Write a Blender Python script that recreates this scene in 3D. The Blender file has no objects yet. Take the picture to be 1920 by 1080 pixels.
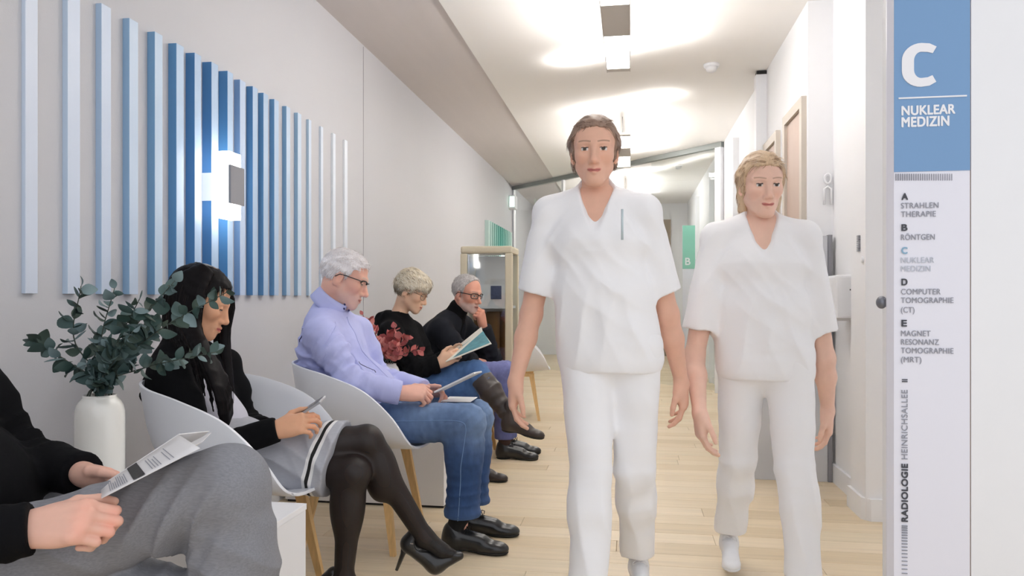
import bpy, bmesh, math, random
import numpy as np
from mathutils import Vector, Matrix, Quaternion

scene = bpy.context.scene
COL = scene.collection
rnd = random.Random(7)

# ------------------------------------------------------------------ camera
FOC, HCAM, HOR = 1400.0, 1.06, 559.0          # focal length in px (1920 wide), eye height, horizon row
YAW = math.atan(223.0 / FOC)
CA, SA = math.cos(YAW), math.sin(YAW)
cam_d = bpy.data.cameras.new('camera')
cam = bpy.data.objects.new('camera', cam_d)
COL.objects.link(cam)
cam.location = (0, 0, HCAM)
cam.rotation_euler = (math.pi / 2, 0, YAW)
cam_d.sensor_width = 36.0
cam_d.lens = 36.0 * FOC / 1920.0
cam_d.shift_y = 19.0 / 1920.0
cam_d.clip_start = 0.05
scene.camera = cam

# ------------------------------------------------------------------ world, exposure
world = bpy.data.worlds.new('world')
scene.world = world
world.use_nodes = True
bg = world.node_tree.nodes['Background']
bg.inputs[0].default_value = (0.93, 0.95, 1.0, 1)
bg.inputs[1].default_value = 0.8
vs = scene.view_settings
vs.view_transform = 'Standard'
vs.look = 'None'
vs.gamma = 1.0
vs.use_curve_mapping = False
vs.exposure = 0.52
LAMP_WARM = (1.0, 0.975, 0.95)
LAMP_DOWN = 6.0        # emission of the ceiling luminaires' panels
ADDED_UP = 12.0         # base watts of the unseen lights added around each pendant

# ------------------------------------------------------------------ helpers
def P(px, py, Y):
    """point of the place seen at photo pixel (px, py) that lies in the plane Y (corridor axis)"""
    D = Y / (CA + SA * (px - 960.0) / FOC)
    return np.array([D * CA * (px - 1183.0) / FOC, Y, HCAM + D * (HOR - py) / FOC])

def PX(px, py, X):
    D = X * FOC / (CA * (px - 1183.0))
    return np.array([X, D * (CA + SA * (px - 960.0) / FOC), HCAM + D * (HOR - py) / FOC])

def PZ(px, py, Z):
    D = (Z - HCAM) * FOC / (HOR - py)
    return np.array([D * CA * (px - 1183.0) / FOC, D * (CA + SA * (px - 960.0) / FOC), Z])

def V(*a):
    return np.array(a, dtype=float)

def nrm(v):
    v = np.asarray(v, float)
    return v / max(1e-9, np.linalg.norm(v))

def tag(o, label=None, cat=None, group=None, kind=None):
    if label: o['label'] = label
    if cat: o['category'] = cat
    if group: o['group'] = group
    if kind: o['kind'] = kind
    return o

def empty(name, loc=(0, 0, 0), rz=0.0):
    o = bpy.data.objects.new(name, None)
    COL.objects.link(o)
    o.location = tuple(float(v) for v in loc)
    o.rotation_euler = (0, 0, rz)
    o.empty_display_size = 0.05
    return o

def link(name, me, mat=None, parent=None, smooth=False):
    o = bpy.data.objects.new(name, me)
    COL.objects.link(o)
    if mat is not None and not me.materials:
        for m in (mat if isinstance(mat, (list, tuple)) else [mat]):
            me.materials.append(m)
    if smooth:
        me.polygons.foreach_set('use_smooth', np.ones(len(me.polygons), bool))
    if parent is not None:
        o.parent = parent
        o.matrix_parent_inverse = Matrix.Identity(4)
    return o

def world_child(o, parent):
    """parent an object whose mesh is in world coordinates under an empty placed anywhere"""
    o.parent = parent
    o.matrix_parent_inverse = (Matrix.Translation(parent.location) @ parent.rotation_euler.to_matrix().to_4x4()).inverted()
    return o

def me_py(name, verts, faces):
    me = bpy.data.meshes.new(name)
    me.from_pydata([tuple(map(float, v)) for v in verts], [], faces)
    me.update()
    return me

def me_np(name, V_, Q_):
    me = bpy.data.meshes.new(name)
    nv, nf = len(V_), len(Q_)
    k = Q_.shape[1]
    me.vertices.add(nv)
    me.vertices.foreach_set('co', np.ascontiguousarray(V_, dtype=np.float32).ravel())
    me.loops.add(nf * k)
    me.loops.foreach_set('vertex_index', np.ascontiguousarray(Q_, dtype=np.int32).ravel())
    me.polygons.add(nf)
    me.polygons.foreach_set('loop_start', np.arange(0, nf * k, k, dtype=np.int32))
    me.polygons.foreach_set('loop_total', np.full(nf, k, dtype=np.int32))
    me.update(calc_edges=True)
    me.polygons.foreach_set('use_smooth', np.ones(nf, bool))
    return me

def set_col(me, C):
    a = me.color_attributes.new('Col', 'FLOAT_COLOR', 'POINT')
    C4 = np.ones((len(C), 4), np.float32)
    C4[:, :3] = C
    a.data.foreach_set('color', C4.ravel())

def bm_box(bm, lo, hi, bev=0.0, mat_i=0, rot=None):
    r = bmesh.ops.create_cube(bm, size=1.0)
    vs_ = r['verts']
    lo, hi = np.array(lo, float), np.array(hi, float)
    c, s = (lo + hi) / 2, hi - lo
    for v in vs_:
        v.co = Vector((v.co.x * s[0], v.co.y * s[1], v.co.z * s[2]))
    if bev > 0:
        es = list({e for v in vs_ for e in v.link_edges})
        r2 = bmesh.ops.bevel(bm, geom=es, offset=bev, segments=2, affect='EDGES', profile=0.6)
        vs_ = list({v for f in r2['faces'] for v in f.verts} | {v for v in vs_ if v.is_valid})
    if rot is not None:
        for v in vs_: v.co = rot @ v.co
    for v in vs_: v.co += Vector(c)
    return vs_

def box(name, lo, hi, mat, parent=None, bev=0.0):
    bm = bmesh.new()
    bm_box(bm, lo, hi, bev)
    me = bpy.data.meshes.new(name)
    bm.to_mesh(me); bm.free()
    return link(name, me, mat, parent)

def bm_obj(name, bm, mat, parent=None, smooth=False):
    bmesh.ops.recalc_face_normals(bm, faces=bm.faces)
    me = bpy.data.meshes.new(name)
    bm.to_mesh(me); bm.free()
    return link(name, me, mat, parent, smooth)

def bm_tube(bm, pts, rad, n=8, closed=False):
    pts = [Vector(p) for p in pts]
    if not hasattr(rad, '__len__'): rad = [rad] * len(pts)
    rings = []
    up = Vector((0, 0, 1))
    prev = None
    N = len(pts)
    for i, p in enumerate(pts):
        if closed:
            t = (pts[(i + 1) % N] - pts[i - 1]).normalized()
        else:
            t = (pts[min(i + 1, N - 1)] - pts[max(i - 1, 0)]).normalized()
        if prev is None:
            a = t.orthogonal().normalized()
        else:
            a = (prev - t * prev.dot(t))
            a = a.normalized() if a.length > 1e-6 else t.orthogonal().normalized()
        prev = a
        b = t.cross(a)
        rings.append([bm.verts.new(p + (a * math.cos(2 * math.pi * k / n) + b * math.sin(2 * math.pi * k / n)) * rad[i]) for k in range(n)])
    rng = range(N if closed else N - 1)
    for i in rng:
        A, B = rings[i], rings[(i + 1) % N]
        for k in range(n):
            bm.faces.new((A[k], A[(k + 1) % n], B[(k + 1) % n], B[k]))
    if not closed:
        bm.faces.new(rings[0][::-1]); bm.faces.new(rings[-1])

def tube(name, pts, rad, mat, parent=None, n=8, closed=False):
    bm = bmesh.new()
    bm_tube(bm, pts, rad, n, closed)
    return bm_obj(name, bm, mat, parent, True)

def lathe(name, prof, mat, parent=None, n=32, loc=(0, 0, 0)):
    vs_, fs = [], []
    for r, z in prof:
        for k in range(n):
            a = 2 * math.pi * k / n
            vs_.append((loc[0] + r * math.cos(a), loc[1] + r * math.sin(a), loc[2] + z))
    for i in range(len(prof) - 1):
        for k in range(n):
            fs.append((i * n + k, i * n + (k + 1) % n, (i + 1) * n + (k + 1) % n, (i + 1) * n + k))
    fs.append(tuple(range(n))[::-1])
    fs.append(tuple(range((len(prof) - 1) * n, len(prof) * n)))
    return link(name, me_py(name, vs_, fs), mat, parent, True)

def prism(name, poly, z0, z1, mat, parent=None):
    n = len(poly)
    vs_ = [(x, y, z0) for x, y in poly] + [(x, y, z1) for x, y in poly]
    fs = [tuple(range(n))[::-1], tuple(range(n, 2 * n))] + [(i, (i + 1) % n, n + (i + 1) % n, n + i) for i in range(n)]
    bm = bmesh.new()
    bv = [bm.verts.new(v) for v in vs_]
    for f in fs: bm.faces.new([bv[i] for i in f])
    return bm_obj(name, bm, mat, parent)

# ------------------------------------------------------------------ materials
def srgb(r, g, b):
    f = lambda c: (c / 255.0 / 12.92) if c / 255.0 <= 0.04045 else ((c / 255.0 + 0.055) / 1.055) ** 2.4
    return (f(r), f(g), f(b), 1.0)

def mat(name, col, rough=0.5, metal=0.0, var=0.0, vscale=8.0, bump=0.0, bscale=60.0, stretch=None, spec=0.5, coat=0.0, sheen=0.0, attr=False, sss=0.0, alpha=1.0, trans=0.0, wrinkle=0.0, wscale=14.0, wdist=0.012):
    m = bpy.data.materials.new(name)
    m.use_nodes = True
    nt = m.node_tree
    N, L = nt.nodes, nt.links
    b = N['Principled BSDF']
    b.inputs['Roughness'].default_value = rough
    b.inputs['Metallic'].default_value = metal
    b.inputs['Specular IOR Level'].default_value = spec
    b.inputs['Coat Weight'].default_value = coat
    b.inputs['Sheen Weight'].default_value = sheen
    b.inputs['Alpha'].default_value = alpha
    b.inputs['Transmission Weight'].default_value = trans
    if sss > 0:
        b.inputs['Subsurface Weight'].default_value = sss
        b.inputs['Subsurface Radius'].default_value = (0.012, 0.005, 0.003)
        b.inputs['Subsurface Scale'].default_value = 0.6
    b.inputs['Base Color'].default_value = col
    tc = N.new('ShaderNodeTexCoord')
    vec = tc.outputs['Object']
    if stretch:
        mp = N.new('ShaderNodeMapping')
        mp.inputs['Scale'].default_value = stretch
        L.new(vec, mp.inputs['Vector'])
        vec = mp.outputs['Vector']
    src = None
    if attr:
        at = N.new('ShaderNodeAttribute')
        at.attribute_name = 'Col'
        src = at.outputs['Color']
        L.new(src, b.inputs['Base Color'])
    if var > 0:
        nz = N.new('ShaderNodeTexNoise')
        nz.inputs['Scale'].default_value = vscale
        nz.inputs['Detail'].default_value = 5
        L.new(vec, nz.inputs['Vector'])
        mr = N.new('ShaderNodeMapRange')
        mr.inputs['From Min'].default_value = 0.25
        mr.inputs['From Max'].default_value = 0.75
        mr.inputs['To Min'].default_value = 1 - var
        mr.inputs['To Max'].default_value = 1 + var
        L.new(nz.outputs['Fac'], mr.inputs['Value'])
        mx = N.new('ShaderNodeVectorMath')
        mx.operation = 'SCALE'
        if src is not None:
            L.new(src, mx.inputs[0])
        else:
            mx.inputs[0].default_value = col[:3]
        L.new(mr.outputs['Result'], mx.inputs['Scale'])
        L.new(mx.outputs['Vector'], b.inputs['Base Color'])
    if bump > 0:
        nb = N.new('ShaderNodeTexNoise')
        nb.inputs['Scale'].default_value = bscale
        nb.inputs['Detail'].default_value = 4
        L.new(vec, nb.inputs['Vector'])
        bp = N.new('ShaderNodeBump')
        bp.inputs['Strength'].default_value = min(1.0, bump)
        bp.inputs['Distance'].default_value = 0.004
        L.new(nb.outputs['Fac'], bp.inputs['Height'])
        L.new(bp.outputs['Normal'], b.inputs['Normal'])
        if wrinkle > 0:
            nw = N.new('ShaderNodeTexNoise')
            nw.inputs['Scale'].default_value = wscale
            nw.inputs['Detail'].default_value = 1.5
            nw.inputs['Distortion'].default_value = 1.2
            try: nw.noise_type = 'RIDGED_MULTIFRACTAL'
            except Exception: pass
            L.new(tc.outputs['Object'], nw.inputs['Vector'])
            bw = N.new('ShaderNodeBump')
            bw.inputs['Strength'].default_value = wrinkle
            bw.inputs['Distance'].default_value = wdist
            L.new(nw.outputs['Fac'], bw.inputs['Height'])
            L.new(bw.outputs['Normal'], bp.inputs['Normal'])
    return m

def emis(name, col, strength):
    m = bpy.data.materials.new(name)
    m.use_nodes = True
    b = m.node_tree.nodes['Principled BSDF']
    b.inputs['Base Color'].default_value = (0.8, 0.8, 0.8, 1)
    b.inputs['Emission Color'].default_value = (*col[:3], 1)
    b.inputs['Emission Strength'].default_value = strength
    return m

def glass(name, tint, fac=0.9, rough=0.02):
    m = bpy.data.materials.new(name)
    m.use_nodes = True
    N, L = m.node_tree.nodes, m.node_tree.links
    N.remove(N['Principled BSDF'])
    out = N['Material Output']
    tr = N.new('ShaderNodeBsdfTransparent'); tr.inputs[0].default_value = tint
    gl = N.new('ShaderNodeBsdfGlossy'); gl.inputs['Roughness'].default_value = rough
    mx = N.new('ShaderNodeMixShader'); mx.inputs[0].default_value = 1 - fac
    L.new(tr.outputs[0], mx.inputs[1]); L.new(gl.outputs[0], mx.inputs[2])
    L.new(mx.outputs[0], out.inputs['Surface'])
    return m

M = {}
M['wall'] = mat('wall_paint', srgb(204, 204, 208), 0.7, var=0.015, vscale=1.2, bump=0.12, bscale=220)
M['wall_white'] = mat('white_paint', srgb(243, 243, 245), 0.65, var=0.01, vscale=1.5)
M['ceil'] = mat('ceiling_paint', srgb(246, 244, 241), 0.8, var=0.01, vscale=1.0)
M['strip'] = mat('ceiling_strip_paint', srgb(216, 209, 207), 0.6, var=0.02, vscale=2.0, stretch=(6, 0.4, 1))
M['white'] = mat('white_lacquer', srgb(244, 245, 248), 0.35, var=0.01)
M['white_matte'] = mat('white_matte_board', srgb(236, 236, 238), 0.6, var=0.01)
M['shell'] = mat('white_moulded_plastic', srgb(240, 242, 247), 0.32, var=0.008, spec=0.5)
M['oak'] = mat('pale_oak_wood', srgb(222, 184, 128), 0.5, var=0.14, vscale=14, stretch=(6, 6, 0.7), bump=0.1, bscale=40)
M['chrome'] = mat('brushed_steel', srgb(190, 190, 192), 0.25, metal=1.0)
M['grey_metal'] = mat('grey_metal', srgb(128, 130, 138), 0.4, metal=0.6)
M['dark'] = mat('black_plastic', srgb(24, 24, 26), 0.45)
M['grey'] = mat('light_grey_laminate', srgb(205, 207, 212), 0.45, var=0.01)
M['greydark'] = mat('mid_grey_edge', srgb(140, 140, 146), 0.5)
M['panelgrey'] = mat('lamp_housing_grey', srgb(206, 201, 196), 0.6)
M['lamp'] = emis('lamp_panel_light', LAMP_WARM, LAMP_DOWN)
M['sconce'] = emis('sconce_light', (1.0, 0.97, 0.93), 7.0)
M['exit'] = emis('exit_light', (0.55, 1.0, 0.75), 1.6)
M['glass'] = glass('clear_glass', (0.95, 0.97, 0.965, 1), 0.93)
M['glass_case'] = glass('case_glass', (0.93, 0.95, 0.95, 1), 0.88, 0.05)

# ================================================================== THE SETTING
XW, XRF, XRN, HC = -1.83, 1.023, 1.163, 2.80
YB, YE = -1.2, 14.0
YC1 = 4.59                                   # where the right wall steps out

def struct(o):
    o['kind'] = 'structure'
    return o

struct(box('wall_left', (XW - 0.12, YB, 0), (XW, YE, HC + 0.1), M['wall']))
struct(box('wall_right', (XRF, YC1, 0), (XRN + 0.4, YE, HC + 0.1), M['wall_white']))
pw = struct(prism('wall_pillar', [(XRN, YC1), (XRN, 4.02), (1.105, 4.02), (1.105, 3.78), (2.9, 3.78), (2.9, YC1)], 0, HC + 0.1, M['wall_white']))
struct(box('wall_front', (0.715, 2.165, 0), (2.9, 2.29, HC + 0.1), M['wall_white']))
struct(box('wall_end', (XW - 0.12, YE, 0), (XRN + 0.4, YE + 0.12, HC + 0.1), M['wall_white']))
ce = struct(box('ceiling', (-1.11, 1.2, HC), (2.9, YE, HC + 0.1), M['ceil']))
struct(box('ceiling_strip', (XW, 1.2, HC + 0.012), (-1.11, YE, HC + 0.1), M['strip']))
# wall panel joint on the left wall
struct(box('trim_1', (XW, 4.94, 0.0), (XW + 0.0015, 4.946, HC), M['greydark']))
# baseboards
BB = 0.075
def baseboard(name, a, b, n, t=0.014, h=BB):
    a, b, n = np.array(a), np.array(b), np.array(n)
    p = [a, b, b + n * t, a + n * t]
    return struct(prism(name, [tuple(q) for q in p], 0, h, M['white']))
baseboard('baseboard_left', (XW, YB), (XW, YE), (1, 0))
baseboard('baseboard_right', (XRF, YC1 + 0.05), (XRF, YE), (-1, 0))
struct(prism('baseboard_pillar', [(XRN, YC1), (XRN - 0.016, YC1), (XRN - 0.016, 4.036), (1.089, 4.036), (1.089, 3.80), (1.125, 3.764), (2.9, 3.764), (2.9, 3.78), (1.11, 3.78), (1.105, 4.02), (XRN, 4.02)], 0, 0.105, M['white']))
baseboard('baseboard_end', (XW, YE), (XRF, YE), (0, -1))

# ---- floor: planks running across the corridor
M['plank'] = []
for i, c in enumerate([(222, 203, 173), (218, 198, 166), (226, 208, 180), (213, 193, 161), (221, 204, 175)]):
    M['plank'].append(mat('oak_plank_%d' % i, srgb(*c), 0.42, var=0.10, vscale=5.0, stretch=(0.35, 7.0, 1.0), bump=0.04, bscale=30))
M['joint'] = mat('plank_joint', srgb(158, 132, 96), 0.8)
fl = struct(box('floor', (XW - 0.1, YB, -0.06), (2.9, YE, -0.004), M['joint']))
PWID, GAP = 0.142, 0.0016
def plank_mesh(L, mi):
    bm = bmesh.new()
    bm_box(bm, (0, 0, -0.008), (L, PWID - GAP, 0.0), 0.0)
    es = [e for e in bm.edges if all(v.co.z > -0.001 for v in e.verts)]
    bmesh.ops.bevel(bm, geom=es, offset=0.0012, segments=1, affect='EDGES')
    me = bpy.data.meshes.new('plank')
    bm.to_mesh(me); bm.free()
    me.materials.append(M['plank'][mi])
    return me
PLANKS = [plank_mesh(1.3 - GAP, i) for i in range(5)]
r = random.Random(3)
row, y = 0, 0.6
rest = []
nplank = 0
while y < YE:
    x1 = 2.9 if y < 3.76 else 1.2
    x = XW - 0.08 - r.random() * 1.25
    while x < x1:
        lo, hi = max(x, XW - 0.05), min(x + 1.3, x1)
        if hi - lo > 0.05:
            if lo == x and hi == x + 1.3:
                me = r.choice(PLANKS)
            else:
                me = plank_mesh(hi - lo - GAP, r.randrange(5))
            if nplank < 298:
                o = link('plank', me, None, fl)
                o.location = (lo, y, 0)
                nplank += 1
            else:
                rest.append((lo, hi, y))
        x += 1.3
    y += PWID
bm = bmesh.new()
y = YB
while y < 0.6:
    rest.append((XW, 2.9, y)); y += PWID
for lo, hi, y in rest:
    bm_box(bm, (lo, y, -0.008), (hi - GAP, min(y + PWID, 20) - GAP, 0.0))
o = bm_obj('far_planks', bm, M['plank'][0], fl)
o['kind'] = 'stuff'

# ---- doors in the right wall
M['frame'] = mat('door_frame_beige', srgb(206, 196, 184), 0.5, var=0.02)
M['leaf'] = mat('door_leaf_pinkish', srgb(196, 172, 158), 0.5, var=0.03)
def cupboard_door(name, y0, y1, zt):
    d = box(name, (XRF - 0.03, y0, 0), (XRF + 0.0, y0 + 0.06, zt), M['frame'])
    struct(d)
    box('door_frame_post', (XRF - 0.03, y1 - 0.06, 0), (XRF, y1, zt), M['frame'], d)
    box('door_frame_head', (XRF - 0.03, y0 + 0.06, zt - 0.06), (XRF, y1 - 0.06, zt), M['frame'], d)
    box('door_leaf', (XRF - 0.012, y0 + 0.062, 0.01), (XRF, y1 - 0.062, zt - 0.062), M['leaf'], d)
    tube('door_handle', [(XRF - 0.012, y1 - 0.1, 1.05), (XRF - 0.05, y1 - 0.1, 1.05), (XRF - 0.05, y1 - 0.2, 1.05)], 0.008, M['chrome'], d)
cupboard_door('door_1', 4.62, 5.18, 2.254)
cupboard_door('door_2', 5.40, 5.92, 2.225)
t = struct(box('trim_2', (0.945, 5.93, 0), (XRF, 6.02, 2.77), M['white']))
box('closer_block', (0.95, 5.925, 2.77), (XRF, 6.0, 2.795), M['dark'], t)
for yy in (7.4, 9.6, 11.6):
    struct(box('trim_%d' % int(yy), (0.965, yy, 0), (XRF, yy + 0.07, 2.6), M['white']))

# ---- slanting glass partition far down the corridor
A_, B_ = np.array([-1.83, 11.52]), np.array([1.023, 8.556])
dirp = (B_ - A_) / np.linalg.norm(B_ - A_)
LP = np.linalg.norm(B_ - A_)
def in_part(o):
    o.rotation_euler = (0, 0, math.atan2(dirp[1], dirp[0]))
    o.location = (A_[0], A_[1], 0)
    return o
gp = in_part(empty('glass_partition'))
struct(gp)
M['bar'] = mat('partition_bar', srgb(150, 155, 152), 0.4, metal=0.3)
box('header_bar', (0.02, -0.03, 2.74), (LP - 0.02, 0.03, 2.798), M['bar'], gp)
box('frame_post', (LP - 0.10, -0.04, 0), (LP - 0.02, 0.04, 2.74), M['white'], gp)
for xx in (0.03, 1.25):
    box('frame_post', (xx, -0.02, 0), (xx + 0.04, 0.02, 2.74), M['white'], gp)
box('glass_pane', (0.08, -0.004, 0.02), (1.24, 0.004, 2.735), M['glass'], gp)
box('glass_pane', (3.0, -0.004, 0.02), (LP - 0.105, 0.004, 2.735), M['glass'], gp)

# ================================================================== LAMPS
LZ = 2.56                                    # underside of the pendants
LK = (LZ - HCAM) / (2.735 - HCAM)
def ceiling_lamp(y0, label):
    t = empty('ceiling_lamp', (-0.09 * LK, y0 * LK, LZ))
    tag(t, label, 'lamp', 'pendant lamps along the corridor')
    w, L = 0.086 * LK, 1.96 * LK
    bm = bmesh.new()
    q = L / 1.96
    for a, b in ((0.0, 0.07), (0.69, 1.2), (1.89, 1.96)):
        bm_box(bm, (-w + 0.004, a * q, 0.0), (w - 0.004, b * q, 0.022))
    bm_box(bm, (-w, 0, -0.004), (-w + 0.004, L, 0.026))
    bm_box(bm, (w - 0.004, 0, -0.004), (w, L, 0.026))
    bm_box(bm, (-w + 0.004, 0.004, 0.020), (w - 0.004, L - 0.004, 0.024))
    bm_obj('housing', bm, M['panelgrey'], t)
    for a, b in ((0.072, 0.688), (1.202, 1.888)):
        box('light_panel', (-w + 0.005, a * q, 0.002), (w - 0.005, b * q, 0.018), M['lamp'], t)
    for yy in (0.3, L - 0.3):
        tube('suspension', [(0, yy, 0.02), (0, yy, HC - LZ)], 0.003, M['chrome'], t, 6)
    # unseen strip lights added beside the pendant and past its ends, brightening the ceiling
    for sx, sy, x, yy, z, rot, e in ((0.06, L * 0.95, w + 0.03, L / 2, 0.03, (0, math.radians(244), 0), 0.68), (0.06, L * 0.95, -w - 0.03, L / 2, 0.03, (0, math.radians(116), 0), 0.68),
                                 (1.0, 0.05, 0, -0.20, HC - LZ - 0.075, (math.pi, 0, -0.55), 0.55), (1.0, 0.05, 0, L + 0.22, HC - LZ - 0.075, (math.pi, 0, -0.55), 0.55)):
        ld = bpy.data.lights.new('added_uplight', 'AREA')
        ld.shape = 'RECTANGLE'; ld.size = sx; ld.size_y = sy
        ld.energy = ADDED_UP * e; ld.color = LAMP_WARM
        lo = bpy.data.objects.new('added_uplight', ld)
        COL.objects.link(lo); lo.parent = t
        lo.location = (x, yy, z)
        lo.rotation_euler = rot
    return t
ceiling_lamp(3.62, 'nearest pendant ceiling lamp, cut by the top edge of the picture')
ceiling_lamp(7.75, 'second pendant ceiling lamp, seen beside the tall nurse\'s head')
ceiling_lamp(11.9, 'farthest pendant ceiling lamp, beyond the slanting glass partition')

# ceiling sensors
def sensor(px, py, label):
    c = PZ(px, py, HC)
    t = empty('ceiling_sensor', (c[0], c[1], HC))
    tag(t, label, 'sensor', 'sensors on the ceiling')
    lathe('base', [(0.055, -0.02), (0.06, 0.0)], M['white'], t, 20)
    lathe('dome', [(0.012, -0.062), (0.035, -0.05), (0.045, -0.02)], M['white_matte'], t, 20)
sensor(1334, 121, 'small white round sensor on the ceiling near the lamp')
sensor(1272, 309, 'small sensor on the ceiling behind the partition')

# exit sign on the left wall
t = empty('exit_sign', (XW, 11.15, 2.42)); tag(t, 'small green-lit emergency sign box at the far end of the left wall', 'sign')
box('sign_case', (0, 0, 0), (0.10, 0.24, 0.2), M['white'], t, 0.008)
box('lit_face', (0.02, -0.004, 0.025), (0.09, 0.0, 0.175), M['exit'], t)

# ================================================================== BLUE SLATS
SL = [(77, 92, 137, None), (225, 245, 290, None), (345, 367, 402, 29), (443, 468, 500, 81), (532, 560, 588, 127),
      (608, 638, 665, 168), (671, 704, 728, 203), (731, 765, 789, 234), (790, 823, 843, 264), (846, 868, 888, 289),
      (890, 914, 932, 317), (933, 953, 970, 341), (974, 992, 1008, 367), (1020, 1036, 1050, 391), (1063, 1077, 1090, 416),
      (1107, 1117, 1126, 440), (1153, 1161, 1169, 463), (1197, 1205, 1214, 487), (1240, 1247, 1257, 513)]
SC = [(206, 219, 236), (196, 214, 234), (176, 200, 226), (150, 184, 216), (126, 170, 208), (98, 152, 198), (82, 138, 190), (74, 132, 186),
      (76, 136, 190), (120, 158, 204), (78, 132, 184), (90, 144, 192), (98, 150, 196), (126, 168, 204), (150, 184, 212), (176, 200, 220), (208, 220, 232), (228, 234, 240), (236, 240, 244)]
sl = empty('slat_wall_art', (XW, 1.9, 1.07))
tag(sl, 'relief of upright wall slats fading from pale to deep blue and back', 'wall art')
for i, (a, b, c, top) in enumerate(SL):
    a, b, c = [v / 1.9286 for v in (a, b, c)]
    Y0 = PX(a, 300, XW)[1]
    # depth of the slat: where the ray of its near outer edge meets the plane Y0
    x1 = P(b, 300, Y0)[0]
    Y1 = PX(c, 300, x1)[1]
    x1 = min(max(x1, XW + 0.012), XW + 0.11)
    m = mat('slat_blue_%02d' % i, srgb(*SC[i]), 0.45, var=0.01)
    o = box('slat', (XW, Y0, 1.074), (x1, Y1, 2.08), m, None, 0.0015)
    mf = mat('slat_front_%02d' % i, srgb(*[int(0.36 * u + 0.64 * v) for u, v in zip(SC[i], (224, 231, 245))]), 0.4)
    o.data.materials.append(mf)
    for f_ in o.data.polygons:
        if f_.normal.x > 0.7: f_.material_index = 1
    world_child(o, sl)

# wall lamp in front of the slats
t = empty('wall_lamp', (XW + 0.08, 3.02, 1.54)); tag(t, 'square wall lamp glowing in front of the blue slats', 'lamp')
q0 = P(409, 283, 2.95); q1 = P(431, 409, 2.95)
f0 = PX(431, 308, q1[0] + 0.004); f1 = PX(457, 387, q1[0] + 0.004)
o = box('diffuser', (q0[0], 2.95, q1[2]), (q1[0] - 0.004, 3.05, q0[2]), M['sconce'], None, 0.004); world_child(o, t)
o = box('cover_plate', (q1[0] - 0.004, f0[1], f1[2]), (q1[0] + 0.008, f1[1], f0[2]), M['greydark'], None, 0.003); world_child(o, t)
o = box('mount', (XW, 2.97, 1.48), (q0[0] + 0.002, 3.03, 1.6), M['white'], None); world_child(o, t)

# green slats far down the corridor
gs = empty('slat_wall_art', (XW, 10.0, 1.05)); tag(gs, 'relief of green upright wall slats far down the corridor', 'wall art')
for k in range(13):
    f = abs(k - 6) / 6.0
    c = tuple(int(u * (1 - f) + v * f) for u, v in zip((78, 160, 148), (200, 226, 220)))
    o = box('slat', (XW, 9.3 + k * 0.15, 1.07), (XW + 0.05, 9.3 + k * 0.15 + 0.075, 2.05), mat('slat_green_%02d' % k, srgb(*c), 0.5), None)
    world_child(o, gs)
t = empty('wall_lamp', (XW + 0.07, 10.2, 1.55)); tag(t, 'small wall lamp glowing among the far green slats', 'lamp')
o = box('diffuser', (XW + 0.06, 10.15, 1.42), (XW + 0.11, 10.27, 1.7), M['sconce'], None, 0.004); world_child(o, t)
o = box('cover_plate', (XW + 0.11, 10.15, 1.47), (XW + 0.12, 10.27, 1.65), M['greydark'], None); world_child(o, t)

# ================================================================== WAYFINDING BOARD
M['sign'] = mat('sign_acrylic', srgb(238, 238, 248), 0.3, var=0.004)
M['signblue'] = mat('sign_blue', srgb(122, 162, 206), 0.35, var=0.006)
M['ink'] = mat('sign_ink_dark', srgb(70, 72, 80), 0.5)
M['inkgrey'] = mat('sign_ink_grey', srgb(150, 152, 162), 0.5)
M['inkblue'] = mat('sign_ink_blue', srgb(140, 180, 205), 0.5)
M['inkpale'] = mat('sign_ink_pale', srgb(196, 202, 212), 0.5)
M['brown'] = mat('brown_edge', srgb(176, 158, 146), 0.5)
M['signwhite'] = mat('sign_white_letter', srgb(246, 246, 250), 0.4)
SY = 2.135                                              # front face of the board
def S(px, py): return P(px, py, SY)
lft, rgt = S(1676, 500)[0], S(1818.5, 500)[0]
sb = empty('wayfinding_board', ((lft + rgt) / 2, SY + 0.015, 0))
tag(sb, 'tall white wayfinding board with a blue head lettered C Nuklearmedizin', 'sign')
def sgn(o): return world_child(o, sb)
zb = S(1745, 321)[2]
sgn(box('board', (lft, SY, 0.02), (rgt, SY + 0.026, 2.3), M['sign']))
sgn(box('blue_head', (lft, SY - 0.002, zb), (rgt, SY, 2.3), M['signblue']))
# bevelled left edge of the board
e = prism('edge_strip', [(lft, SY), (lft, SY + 0.026), (lft - 0.010, SY + 0.03), (lft - 0.010, SY + 0.024)], 0.02, 2.3, M['sign']); sgn(e)

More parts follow.
